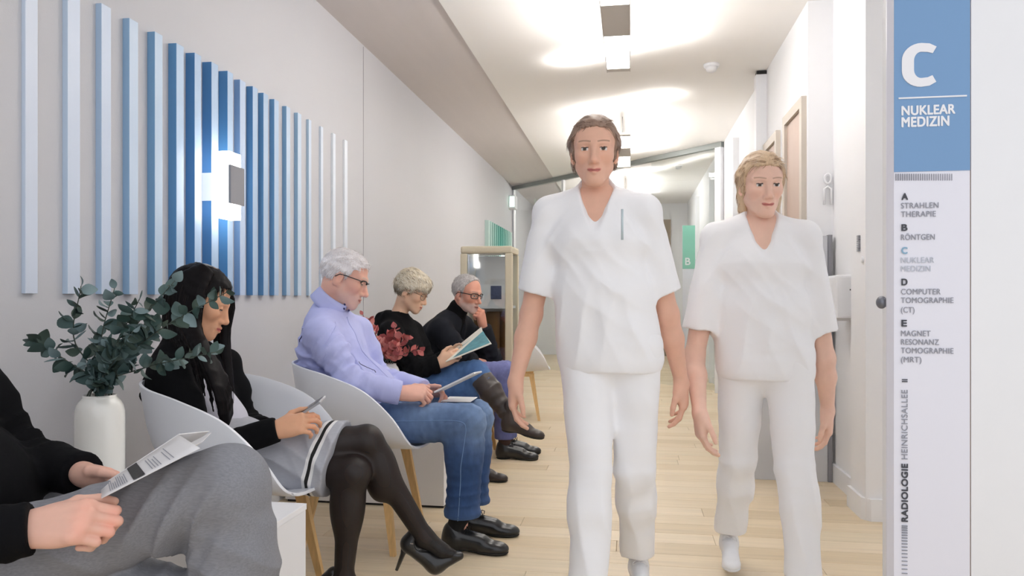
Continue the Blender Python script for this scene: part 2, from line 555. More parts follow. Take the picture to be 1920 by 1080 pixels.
def text_mesh(name, s, size, m, x, z, y, bold=0.0, extr=0.0006, width=None, rot=0.0, xs=1.0):
    cu = bpy.data.curves.new(name, 'FONT')
    cu.body = s; cu.size = size; cu.extrude = extr
    cu.space_character = 1.06
    o = bpy.data.objects.new(name, cu)
    COL.objects.link(o)
    dg = bpy.context.evaluated_depsgraph_get()
    me = bpy.data.meshes.new_from_object(o.evaluated_get(dg))
    bpy.data.objects.remove(o)
    bpy.data.curves.remove(cu)
    co = np.zeros(len(me.vertices) * 3, np.float32)
    me.vertices.foreach_get('co', co); co = co.reshape(-1, 3)
    if width:
        w = co[:, 0].max() - co[:, 0].min()
        co[:, 0] = (co[:, 0] - co[:, 0].min()) * width / w
    if rot:
        c_, s_ = math.cos(rot), math.sin(rot)
        co[:, :2] = np.stack([co[:, 0] * c_ - co[:, 1] * s_, co[:, 0] * s_ + co[:, 1] * c_], 1)
    W = np.stack([x + co[:, 0], np.full(len(co), y) - co[:, 2], z + co[:, 1]], 1)
    me.vertices.foreach_set('co', W.astype(np.float32).ravel())
    me.update()
    if bold:                                   # heavier strokes: the same letters struck several times
        bm = bmesh.new()
        for i, (dx, dz) in enumerate(((0, 0), (bold, 0), (bold, bold), (0, bold), (-bold * .5, bold * .5), (bold * .5, -bold * .3))):
            n0 = len(bm.verts)
            bm.from_mesh(me)
            bm.verts.ensure_lookup_table()
            for v in bm.verts[n0:]: v.co += Vector((dx, -0.00008 * i, dz))
        bm.to_mesh(me); bm.free()
    me.materials.clear()
    ob = link(name, me, m)
    return ob

def sign_line(s, x0, x1, yb, yt, m, bold=0.0):
    """text set on the board between photo columns x0..x1, baseline yb, cap height top yt"""
    a, b, c = S(x0, yb), S(x1, yb), S(x0, yt)
    cap = c[2] - a[2]
    o = text_mesh('lettering', s, cap / 0.70, m, a[0], a[2], SY - 0.0025, bold, width=b[0] - a[0])
    return sgn(o)

# the big squarish C
ca, cb = S(1690, 165), S(1755, 80)
def letter_c():
    w, h = cb[0] - ca[0], cb[2] - ca[2]
    st = 0.34 * w
    out, inn = [], []
    def arc(cx, cz, r1, r2, a0, a1, n, lst):
        for i in range(n + 1):
            a = math.radians(a0 + (a1 - a0) * i / n)
            lst.append((cx + r1 * math.cos(a), cz + r2 * math.sin(a)))
    out.append((1.0, 0.90)); out.append((0.80, 0.98))
    arc(0.56, 0.62, 0.56, 0.38, 90, 180, 8, out)
    arc(0.56, 0.38, 0.56, 0.38, 180, 270, 8, out)
    out.append((0.80, 0.02)); out.append((0.99, 0.10))
    inn.append((0.89, 0.755)); inn.append((0.74, 0.79))
    arc(0.56, 0.60, 0.21, 0.20, 90, 180, 8, inn)
    arc(0.56, 0.40, 0.21, 0.20, 180, 270, 8, inn)
    inn.append((0.74, 0.21)); inn.append((0.88, 0.255))
    n = len(out)
    vs_ = []
    for y in (SY - 0.0045, SY - 0.002):
        vs_ += [(ca[0] + u * w, y, ca[2] + v * h) for u, v in out] + [(ca[0] + u * w, y, ca[2] + v * h) for u, v in inn]
    fs = []
    for i in range(n - 1):
        fs.append((i, i + 1, n + i + 1, n + i))
        fs.append((2 * n + i, 2 * n + n + i, 2 * n + n + i + 1, 2 * n + i + 1))
        fs.append((i, 2 * n + i, 2 * n + i + 1, i + 1)); fs.append((n + i, n + i + 1, 3 * n + i + 1, 3 * n + i))
    return me_py('letter_c', vs_, fs)
sgn(link('lettering', letter_c(), M['signwhite']))
a, b = S(1684, 185), S(1812, 180)
sgn(box('rule', (a[0], SY - 0.004, a[2] - 0.002), (b[0], SY - 0.002, a[2] + 0.002), M['signwhite']))
sign_line('NUKLEAR', 1690, 1789, 217, 200, M['signwhite'], 0.0016)
sign_line('MEDIZIN', 1690, 1778, 239, 221, M['signwhite'], 0.0016)
for (s, x1, y) in (('A', 1701, 375), ('B', 1700, 433), ('C', 1700, 476), ('D', 1700, 535), ('E', 1699, 612)):
    sign_line(s, 1690, x1, y, y - 12, M['inkblue'] if s == 'C' else M['ink'], 0.0011)
for (s, x1, y, m) in (('STRAHLEN', 1759, 391, 0), ('THERAPIE', 1754, 407, 0), ('R\u00d6NTGEN', 1752, 450, 0), ('NUKLEAR', 1751, 493, 1), ('MEDIZIN', 1744, 509, 1),
                   ('COMPUTER', 1763, 552, 0), ('TOMOGRAPHIE', 1787, 568, 0), ('(CT)', 1714, 586, 0), ('MAGNET', 1744, 630, 0), ('RESONANZ', 1760, 646, 0), ('TOMOGRAPHIE', 1787, 662, 0), ('(MRT)', 1727, 679, 0)):
    sign_line(s, 1689, x1, y, y - 10.5, M['inkpale'] if m else M['inkgrey'])
# fading tick marks under the blue head
bm = bmesh.new()
for k in range(26):
    px = 1679 + k * 4.2
    w = 1.4 * max(0.25, 1 - k / 26.0)
    a, b = S(px, 338.5), S(px + w, 326)
    bm_box(bm, (a[0], SY - 0.003, a[2]), (b[0], SY - 0.0005, b[2]))
sgn(bm_obj('tick_marks', bm, M['inkgrey']))
# the upright line of writing
def vtext(s, y0, y1, m, bold):
    a, b = S(1701, y0), S(1701, y1)
    cap = S(1701, 900)[0] - S(1689.5, 900)[0]
    cu_w = b[2] - a[2]
    o = text_mesh('lettering', s, cap / 0.70, m, a[0], a[2], SY - 0.0025, bold, width=cu_w, rot=math.pi / 2)
    return sgn(o)
vtext('RADIOLOGIE', 978, 870, M['ink'], 0.0010)
vtext('HEINRICHSALLEE', 861, 731, M['inkgrey'], 0)
bm = bmesh.new()
yy = 985.0
for k in range(16):
    w = 2.0 * max(0.3, 1 - k / 17.0)
    a, b = S(1690.5, yy + w), S(1701, yy)
    bm_box(bm, (a[0], SY - 0.003, a[2]), (b[0], SY - 0.0005, b[2]))
    yy += 4.0 + 0.28 * k
sgn(bm_obj('tick_marks', bm, M['inkgrey']))
bm = bmesh.new()
for y0 in (711, 714.5):
    a, b = S(1691, y0 + 1.6), S(1701, y0)
    bm_box(bm, (a[0], SY - 0.003, a[2]), (b[0], SY - 0.0005, b[2]))
sgn(bm_obj('tick_marks', bm, M['ink']))
# wall lining beside the board
struct(box('trim_3', (rgt + 0.0005, SY + 0.004, 0), (rgt + 0.0032, SY + 0.03, HC), M['brown']))
struct(box('wall_lining', (rgt + 0.004, SY + 0.002, 0), (2.9, 2.165, HC), M['white']))

# round knob fixed to the end of the wall beside the board
kp = P(1653, 567, 2.19)
t = empty('door_stop', (kp[0], kp[1], kp[2])); tag(t, 'dark grey round door stop knob beside the wayfinding board', 'door stop')
bm = bmesh.new(); bmesh.ops.create_uvsphere(bm, u_segments=20, v_segments=12, radius=0.0175); o = bm_obj('knob', bm, M['grey_metal'], t, True)
o.scale = (0.8, 1, 1)
tube('stem', [(0.008, 0, 0), (0.040, 0, 0)], 0.009, M['grey_metal'], t, 12)

# ================================================================== THINGS ON THE RIGHT WALL
t = empty('hand_dispenser', (XRN, 4.2, 0.95)); tag(t, 'white wall dispenser box on the right wall', 'dispenser')
o = box('casing', (XRN - 0.115, 4.09, 0.955), (XRN, 4.31, 1.18), M['white'], None, 0.012); world_child(o, t)
o = box('nozzle', (XRN - 0.10, 4.13, 0.94), (XRN - 0.03, 4.27, 0.956), M['white_matte'], None); world_child(o, t)
o = box('indicator', (XRN - 0.045, 4.088, 1.10), (XRN - 0.04, 4.091, 1.107), M['dark'], None); world_child(o, t)
t = empty('wall_grille', (1.105, 3.88, 1.3)); tag(t, 'small grey ribbed grille on the side of the white pillar', 'grille')
for k in range(9):
    o = box('rib', (1.097, 3.862, 1.29 + k * 0.009), (1.105, 3.898, 1.295 + k * 0.009), M['greydark'], None); world_child(o, t)
t = lathe('wall_button', [(0.016, 0), (0.016, 0.006), (0.012, 0.009)], M['white'], None, 20, (0, 0, 0))
t.location = (1.105, 3.82, 1.245); t.rotation_euler = (0, -math.pi / 2, 0)
tag(t, 'small round white button on the white pillar', 'button')
# white glossy pictogram on the wall return
t = empty('wall_pictogram', (1.10, YC1, 1.6)); tag(t, 'small glossy white raised pictogram high on the wall return', 'pictogram')
c = P(1552, 335, YC1 - 0.015)
M['gloss'] = mat('glossy_white', srgb(250, 250, 252), 0.12, coat=0.5)
for nm, pts, cl in (('ring', [c + V(0.018 * math.cos(a), 0, 0.028 * math.sin(a)) for a in np.linspace(0, 2 * math.pi, 14)[:-1]], True),
                ('bracket', [c + V(-0.02, 0, -0.15), c + V(-0.018, 0, -0.06), c + V(0, 0, -0.045), c + V(0.018, 0, -0.06), c + V(0.02, 0, -0.15)], False),
                ('backing_pin', [c + V(0, 0.012, -0.05), c + V(0, 0.0, -0.05)], False)):
    o = tube(nm, [tuple(p) for p in pts], 0.007, M['gloss'], None, 8, cl); world_child(o, t)
# low grey screen by the wall return
t = empty('screen_panel', (0.88, 4.55, 0)); tag(t, 'low grey screen panel behind the shorter nurse', 'screen')
o = box('panel', (0.60, 4.535, 0.0), (1.12, 4.56, 1.42), M['grey'], None, 0.003); world_child(o, t)
o = box('edge_post', (1.121, 4.53, 0.0), (1.145, 4.57, 1.425), M['greydark'], None, 0.002); world_child(o, t)

# far board lettered B
t = empty('wayfinding_board', (0.91, 12.0, 0)); tag(t, 'far wayfinding board with green head lettered B', 'sign')
M['signgreen'] = mat('sign_green', srgb(128, 200, 178), 0.4)
o = box('board', (0.80, 12.0, 0.0), (1.02, 12.03, 2.2), M['sign'], None); world_child(o, t)
o = box('green_head', (0.80, 11.996, 1.52), (1.02, 12.0, 2.2), M['signgreen'], None); world_child(o, t)
o = text_mesh('lettering', 'B', 0.16, M['signwhite'], 0.83, 1.58, 11.994, 0.004); world_child(o, t)
struct(box('door_3', (0.45, YE - 0.05, 0), (0.72, YE, 2.5), mat('brown_opening', srgb(150, 132, 110), 0.6)))

# ================================================================== CHAIRS
def catm(keys, n):
    """smooth interpolation of key rows (t, values...)"""
    K = np.array(keys, float)
    t = np.linspace(0, 1, n)
    out = np.zeros((n, K.shape[1] - 1))
    for j in range(1, K.shape[1]):
        # cubic Hermite with finite-difference slopes
        x, y = K[:, 0], K[:, j]
        m = np.gradient(y, x)
        i = np.clip(np.searchsorted(x, t) - 1, 0, len(x) - 2)
        h = x[i + 1] - x[i]
        s = (t - x[i]) / h
        out[:, j - 1] = (2 * s**3 - 3 * s**2 + 1) * y[i] + (s**3 - 2 * s**2 + s) * h * m[i] + (-2 * s**3 + 3 * s**2) * y[i + 1] + (s**3 - s**2) * h * m[i + 1]
    return out

def chair_shell_mesh(arms=True):
    if arms:
        rim = catm([(0, .25, .20, .447), (.15, .238, .255, .485), (.3, .18, .287, .585), (.45, .07, .30, .685), (.6, -.08, .297, .745), (.75, -.21, .262, .775), (.88, -.29, .175, .787), (1, -.322, .06, .79)], 40)
    else:
        rim = catm([(0, .25, .20, .447), (.15, .235, .225, .452), (.3, .16, .235, .457), (.45, .06, .237, .462), (.6, -.06, .235, .475), (.75, -.17, .225, .53), (.88, -.26, .19, .66), (1, -.318, .12, .785)], 40)
    spi = catm([(0, .27, 0, .435), (.15, .2, 0, .425), (.3, .1, 0, .415), (.45, 0, 0, .41), (.6, -.1, 0, .415), (.75, -.20, 0, .45), (.88, -.272, 0, .56), (1, -.328, 0, .79)], 40)
    NV = 14
    vs_, fs = [], []
    for i in range(40):
        for k in range(-NV, NV + 1):
            v = abs(k) / NV
            s, r = spi[i], rim[i]
            e = math.sin(v * math.pi / 2)
            q = (1 - math.cos(v * math.pi / 2)) ** 1.25
            x = s[0] + (r[0] - s[0]) * v ** 1.8
            y = math.copysign(r[1] * e, k) if k else 0.0
            z = s[2] + (r[2] - s[2]) * q
            if v > 0.9:                              # the rim turns outwards
                y += math.copysign(0.008 * (v - 0.9) / 0.1, k)
            vs_.append((x, y, z))
    W = 2 * NV + 1
    for i in range(39):
        for k in range(W - 1):
            fs.append((i * W + k, i * W + k + 1, (i + 1) * W + k + 1, (i + 1) * W + k))
    bm = bmesh.new()
    bv = [bm.verts.new(v) for v in vs_]
    for f in fs: bm.faces.new([bv[i] for i in f])
    bmesh.ops.recalc_face_normals(bm, faces=bm.faces)
    me = bpy.data.meshes.new('shell')
    bm.to_mesh(me); bm.free()
    me.materials.append(M['shell'])
    me.polygons.foreach_set('use_smooth', np.ones(len(me.polygons), bool))
    return me

SHELL = chair_shell_mesh()
SHELL2 = chair_shell_mesh(False)
def leg_mesh(sx, sy):
    bm = bmesh.new()
    top, bot = Vector((0.13 * sx - 0.03, 0.15 * sy, 0.395)), Vector((0.20 * sx - 0.035, 0.215 * sy, 0.0))
    rings = []
    for p, a, b in ((top, 0.022, 0.013), (top.lerp(bot, 0.25), 0.019, 0.0125), (bot, 0.0115, 0.010)):
        rings.append([bm.verts.new(p + Vector((a * u, b * v, 0))) for u, v in ((-1, -1), (1, -1), (1, 1), (-1, 1))])
    for A, B in zip(rings, rings[1:]):
        for k in range(4): bm.faces.new((A[k], A[(k + 1) % 4], B[(k + 1) % 4], B[k]))
    bm.faces.new(rings[0]); bm.faces.new(rings[-1][::-1])
    bmesh.ops.recalc_face_normals(bm, faces=bm.faces)
    me = bpy.data.meshes.new('leg'); bm.to_mesh(me); bm.free()
    me.materials.append(M['oak'])
    return me
LEGS = [leg_mesh(sx, sy) for sx in (1, -1) for sy in (1, -1)]
def frame_mesh():
    bm = bmesh.new()
    for sy in (1, -1):
        bm_box(bm, (-0.185, 0.15 * sy - 0.013, 0.375), (0.125, 0.15 * sy + 0.013, 0.404), 0.004)
    bm_box(bm, (-0.05, -0.15, 0.38), (-0.01, 0.15, 0.402), 0.003)
    me = bpy.data.meshes.new('seat_frame'); bm.to_mesh(me); bm.free()
    me.materials.append(M['oak'])
    return me
SFR = frame_mesh()
def chair(x, y, rz, label, arms=True):
    t = empty('shell_armchair' if arms else 'shell_chair', (x, y, 0), rz)
    tag(t, label, 'chair', 'white shell armchairs along the left wall')
    o = link('shell', SHELL if arms else SHELL2, None, t)
    s = o.modifiers.new('thickness', 'SOLIDIFY'); s.thickness = 0.009; s.offset = 0.0
    b = o.modifiers.new('round', 'BEVEL'); b.width = 0.003; b.segments = 2; b.limit_method = 'ANGLE'; b.angle_limit = 1.0
    for me in LEGS: link('leg', me, None, t)
    link('seat_frame', SFR, None, t)
    return t
CH1 = (-1.45, 1.28); CH2 = (-1.29, 2.40); CH3 = (-1.13, 3.17); CH4 = (-1.14, 4.30); CH5 = (-1.10, 4.92)
chair(*CH1, 0.0, 'white shell armchair under the man in grey trousers')
chair(*CH2, 0.0, 'white shell armchair under the woman in the grey skirt')
chair(*CH3, 0.0, 'white shell armchair under the man in the blue shirt')
chair(*CH4, 0.0, 'armless white shell chair under the short-haired blonde woman', False)
chair(*CH5, 0.0, 'armless white shell chair under the grey-bearded man in the dark jacket', False)
chair(-0.98, 6.6, 0.15, 'empty white shell armchair beyond the glass display case')

# ================================================================== BOX TABLES
def cube_table(lo, hi, label):
    t = empty('box_table', ((lo[0] + hi[0]) / 2, (lo[1] + hi[1]) / 2, 0))
    tag(t, label, 'table', 'white box tables between the chairs')
    for nm, a, b, m in (('body', (lo[0], lo[1], 0.012), (hi[0], hi[1], hi[2] - 0.018), M['white_matte']), ('top_board', (lo[0] - 0.002, lo[1] - 0.002, hi[2] - 0.0175), (hi[0] + 0.002, hi[1] + 0.002, hi[2]), M['white']),
                        ('plinth', (lo[0] + 0.01, lo[1] + 0.008, 0), (hi[0] - 0.006, hi[1] - 0.008, 0.0115), M['dark'])):
        o = box(nm, a, b, m, None, 0.0015 if nm != 'plinth' else 0)
        world_child(o, t)
cube_table((-1.78, 1.66, 0), (-0.92, 2.02, 0.472), 'white box table carrying the white vase')
cube_table((-1.78, 3.66, 0), (-0.93, 3.98, 0.472), 'white box table carrying the red-leaved branches')

# ================================================================== VASES AND BRANCHES
M['vase'] = mat('cream_glazed_ceramic', srgb(243, 241, 234), 0.18, var=0.008, vscale=5, coat=0.3)
VC = P(187, 800, 1.85)
def vase(c, zb, H, R, label, m):
    k = R / 0.0735
    prof = [(0.06, 0), (0.066, 0.004), (0.0705, 0.03), (0.0735, 0.10), (0.0735, H - 0.062), (0.0725, H - 0.045), (0.0685, H - 0.030), (0.061, H - 0.018), (0.053, H - 0.011), (0.0495, H - 0.006), (0.0495, H), (0.045, H), (0.044, H - 0.02), (0.05, H - 0.06), (0.06, 0.02)]
    o = lathe('vase', [(r_ * k, z) for r_, z in prof], m, None, 40)
    o.location = (float(c[0]), float(c[1]), zb)
    tag(o, label, 'vase')
    return o
VH = P(187, 740, 1.85)[2] - 0.472
vase(VC, 0.472, VH, 0.0625, 'cream white bottle-shaped vase beside the woman with long hair', M['vase'])
M['stem'] = mat('branch_stem', srgb(74, 84, 74), 0.7)
M['leafg'] = [mat('eucalyptus_leaf_%d' % i, srgb(*c), 0.55, var=0.12, vscale=14, bump=0.05, bscale=40) for i, c in enumerate([(76, 100, 98), (94, 118, 116), (62, 86, 80), (126, 148, 150), (66, 84, 74)])]
M['leafr'] = [mat('red_leaf_%d' % i, srgb(*c), 0.55, var=0.12, vscale=14) for i, c in enumerate([(206, 118, 112), (188, 96, 93), (218, 140, 132), (170, 84, 84)])]
def leaf_mesh(m, Lf, Wf, cup):
    n = 6
    vs_ = []
    for i in range(n + 1):
        t = i / n
        w = Wf * math.sin(math.pi * min(1, t * 0.93 + 0.045)) ** 0.8 * (1.0 - 0.25 * t)
        z = cup * math.sin(math.pi * t) * Lf
        for s in (-1, 0, 1):
            vs_.append((t * Lf, s * w, z + (abs(s) * w * 0.28)))
    fs = []
    for i in range(n):
        for k in range(2):
            a = i * 3 + k
            fs.append((a, a + 1, a + 4, a + 3))
    # thin second side
    N0 = len(vs_)
    vs_ += [(x, y, z - 0.0007) for x, y, z in vs_]
    fs += [tuple(N0 + i for i in f[::-1]) for f in list(fs)]
    me = me_py('leaf', vs_, fs)
    me.materials.append(m)
    me.polygons.foreach_set('use_smooth', np.ones(len(me.polygons), bool))
    return me
LG = [leaf_mesh(m, 0.046, w * 1.12, c) for m in M['leafg'] for w, c in ((0.0175, 0.10), (0.0145, -0.08))]
LR = [leaf_mesh(m, 0.046, w * 1.35, c) for m in M['leafr'] for w, c in ((0.016, 0.08), (0.014, -0.06))]
def branch(pts, nleaf, size, leaves, label, cat, group, rr, start=0.3, name='eucalyptus_branch'):
    pts = [np.array(p, float) for p in pts]
    C = catm([(i / (len(pts) - 1), *p) for i, p in enumerate(pts)], 24)
    t = empty(name, tuple(C[0])); tag(t, label, cat, group)
    o = tube('stem', [tuple(p - C[0]) for p in C], list(np.linspace(0.0026, 0.0012, 24)), M['stem'], t, 6)
    for k in range(nleaf + 1):
        u = start + (1 - start) * (k // 2 * 2 + 1.0) / (nleaf + 0.5)
        u = min(1.0, u + rr.uniform(-0.01, 0.01))
        if k == nleaf: u = 0.999
        i = min(22, int(u * 23))
        p = C[i] + (C[i + 1] - C[i]) * (u * 23 - i)
        d = nrm(C[i + 1] - C[i])
        a = nrm(np.cross(d, V(rr.uniform(-1, 1), rr.uniform(-1, 1), rr.uniform(-0.4, 1.0))))
        if k % 2: a = -a
        b = nrm(a * (0.95 if k < nleaf else 0.15) + d * rr.uniform(0.3, 0.9) + V(0, 0, rr.uniform(-0.3, 0.2)))
        nn = nrm(np.cross(b, V(rr.uniform(-1, 1), rr.uniform(-1, 1), rr.uniform(-1, 1))))
        yv = np.cross(nn, b)
        s = size * rr.uniform(0.72, 1.18) * (1.0 - 0.25 * max(0, u - 0.8) / 0.2)
        lo = link('leaf', rr.choice(leaves), None, t)
        lo.matrix_local = Matrix(((b[0] * s, yv[0] * s, nn[0] * s, p[0] - C[0][0]), (b[1] * s, yv[1] * s, nn[1] * s, p[1] - C[0][1]), (b[2] * s, yv[2] * s, nn[2] * s, p[2] - C[0][2]), (0, 0, 0, 1)))
    return t
rr = random.Random(11)
zt = 0.472 + VH
def bpath(px, py, Y, mid, ox, oy):
    """a branch from inside the vase mouth to its tip at photo point (px, py)"""
    a = V(VC[0] + ox * 0.3, VC[1] + oy * 0.3, zt - 0.16)
    b = V(VC[0] + ox, VC[1] + oy, zt + 0.005)
    tip = P(px, py, Y)
    m = P(mid[0], mid[1], (Y + VC[1]) / 2)
    return [a, b, m, tip]
EU = [((62, 636), 1.86, (130, 680), 20, 1.0, 'eucalyptus branch reaching farthest left over the grey wall'),
      ((152, 536), 1.80, (140, 640), 18, 1.0, 'eucalyptus branch rising upright at the left of the vase'),
      ((215, 540), 1.88, (190, 640), 18, 0.95, 'eucalyptus branch rising straight up in the middle of the vase'),
      ((262, 560), 1.80, (215, 655), 20, 1.05, 'eucalyptus branch rising right of the middle of the vase'),
      ((328, 526), 1.82, (240, 630), 24, 1.05, 'eucalyptus branch rising towards the woman\'s crown'),
      ((425, 548), 1.85, (290, 625), 24, 1.0, 'long eucalyptus branch ending in front of the woman\'s forehead'),
      ((405, 660), 1.80, (270, 690), 26, 0.95, 'eucalyptus branch lying low across the woman\'s shoulder'),
      ((300, 610), 1.95, (235, 660), 22, 1.0, 'eucalyptus branch in the thick of the bunch beside the woman\'s back'),
      ((250, 620), 1.76, (205, 690), 20, 1.0, 'short eucalyptus branch at the front of the bunch'),
      ((190, 640), 1.92, (172, 690), 12, 0.85, 'short eucalyptus branch just above the vase mouth')]
for i, (tip, Y, mid, n, s, lab) in enumerate(EU):
    an = 2 * math.pi * i / len(EU)
    branch(bpath(*tip, Y, mid, 0.028 * math.cos(an), 0.028 * math.sin(an)), int(n * 1.7), s, LG, lab, 'branch', 'eucalyptus branches in the white vase', rr, 0.36)
# red branches
RC = V(-1.27, 3.82)
M['vase2'] = mat('grey_glazed_ceramic', srgb(222, 222, 222), 0.25)
vase(RC, 0.472, 0.24, 0.055, 'small pale vase of red leaves behind the man in the blue shirt', M['vase2'])
RB = [((708, 640), 3.80), ((740, 612), 3.76), ((788, 655), 3.78), ((725, 628), 3.86), ((765, 630), 3.82), ((690, 598), 3.84), ((745, 650), 3.74), ((680, 590), 3.88)]
RL = ['lowest left red-leaved branch behind the blue shirt', 'tallest red-leaved branch in front of the black hoodie', 'rightmost red-leaved branch in front of the black hoodie', 'red-leaved branch near the middle, left of the tallest', 'red-leaved branch right of the tallest one',
      'red-leaved branch showing left of the black hoodie', 'lowest red-leaved branch in the middle of the red bunch', 'highest and leftmost red-leaved branch, showing beside the blue shirt collar']
for i, ((px, py), Y) in enumerate(RB):
    an = 2 * math.pi * i / 8
    tip = P(px, py, Y)
    b = V(RC[0] + 0.02 * math.cos(an), RC[1] + 0.02 * math.sin(an), 0.472 + 0.245)
    a = V(RC[0], RC[1], 0.6)
    branch([a, b, b * 0.45 + tip * 0.55 + V(0, 0, 0.012), tip], 18, 1.0, LR, RL[i], 'branch', 'red-leaved branches in the small vase', rr, 0.42, 'red_leaf_branch')

# ================================================================== DISPLAY CASE
M['beige'] = mat('beige_metal_frame', srgb(214, 204, 180), 0.4, var=0.01)
M['log'] = mat('brown_wood_log', srgb(120, 84, 44), 0.7, var=0.3, vscale=6, stretch=(4, 4, 0.6), bump=0.4, bscale=20)
x0, x1, y0, y1, zt_ = -1.30, -0.895, 5.62, 5.98, 1.46
dc = empty('display_case', ((x0 + x1) / 2, (y0 + y1) / 2, 0)); tag(dc, 'tall glass display case with a beige rounded frame', 'display case')
w = 0.055
for (a, b) in ((x0, y0), (x1 - w, y0), (x0, y1 - w), (x1 - w, y1 - w)):
    world_child(box('post', (a, b, 0.05), (a + w, b + w, zt_ - w), M['beige'], None, 0.01), dc)
world_child(box('top_frame', (x0, y0, zt_ - w), (x1, y1, zt_), M['beige'], None, 0.016), dc)
world_child(box('base_frame', (x0, y0, 0.0), (x1, y1, 0.05), M['beige'], None, 0.01), dc)
world_child(box('shelf', (x0 + 0.02, y0 + 0.012, 0.98), (x1 - 0.02, y1 - 0.012, 1.0), M['white'], None), dc)
world_child(box('back_panel', (x0 + w, y1 - 0.03, 0.06), (x1 - w, y1 - 0.022, 1.40), M['white_matte'], None), dc)
world_child(box('front_board', (x0 + w, y0 + 0.012, 1.0), (x1 - w, y0 + 0.018, 1.165), M['white'], None), dc)
world_child(box('glass_pane', (x0 + w, y0 + 0.004, 0.06), (x1 - w, y0 + 0.009, 1.40), M['glass_case'], None), dc)
world_child(box('glass_pane', (x1 - 0.012, y0 + w, 0.06), (x1 - 0.007, y1 - w, 1.40), M['glass_case'], None), dc)
a, b = P(920, 561, y0), P(940, 536, y0)
world_child(box('notice', (a[0], y0 + 0.0015, a[2]), (b[0], y0 + 0.0035, b[2]), mat('dark_blue_card', srgb(52, 62, 88), 0.5, var=0.3, vscale=60), None), dc)
for k, (lx, ly, lr) in enumerate(((-1.18, 5.80, 0.05), (-1.07, 5.76, 0.055), (-0.99, 5.83, 0.045))):
    o = lathe('wood_log', [(lr, 0), (lr * 1.05, 0.25), (lr * 0.97, 0.5), (lr * 1.02, 0.88), (lr * 0.9, 0.90)], M['log'], None, 14, (lx, ly, 0.055))
    tag(o, ['brown wooden log standing at the left in the display case', 'brown wooden log standing in the middle of the display case', 'brown wooden log standing at the right in the display case'][k], 'log', 'logs in the display case')

# ================================================================== SOFT SHAPES: distance field -> quad mesh
def rc(a, b, ra, rb, k=0.02, lat=None, s=1.0, op='+'):
    return dict(t='rc', a=np.asarray(a, float), b=np.asarray(b, float), ra=ra, rb=rb, k=k, lat=None if lat is None else nrm(lat), s=s, op=op)
def el(c, r, k=0.02, op='+', R=None):
    return dict(t='el', c=np.asarray(c, float), r=np.asarray(r, float), k=k, op=op, R=R)
def cut(p, n, rad):
    return dict(t='cut', c=np.asarray(p, float), n=nrm(n), rad=rad, op='c')
def fold(c, kv, amp, rad, ph=0.0):
    """a soft crease pattern: wave vector kv, amplitude, reach"""
    return dict(t='fold', c=np.asarray(c, float), kv=np.asarray(kv, float), amp=amp, rad=rad, ph=ph, op='f')

def prim_box(p):
    if p['t'] == 'rc':
        m = max(p['ra'], p['rb']) * max(1.0, p['s'])
        return np.minimum(p['a'], p['b']) - m, np.maximum(p['a'], p['b']) + m
    if p['t'] == 'el':
        m = max(p['r']) if p['R'] is not None else p['r']
        return p['c'] - m, p['c'] + m
    return p['c'] - p['rad'], p['c'] + p['rad']

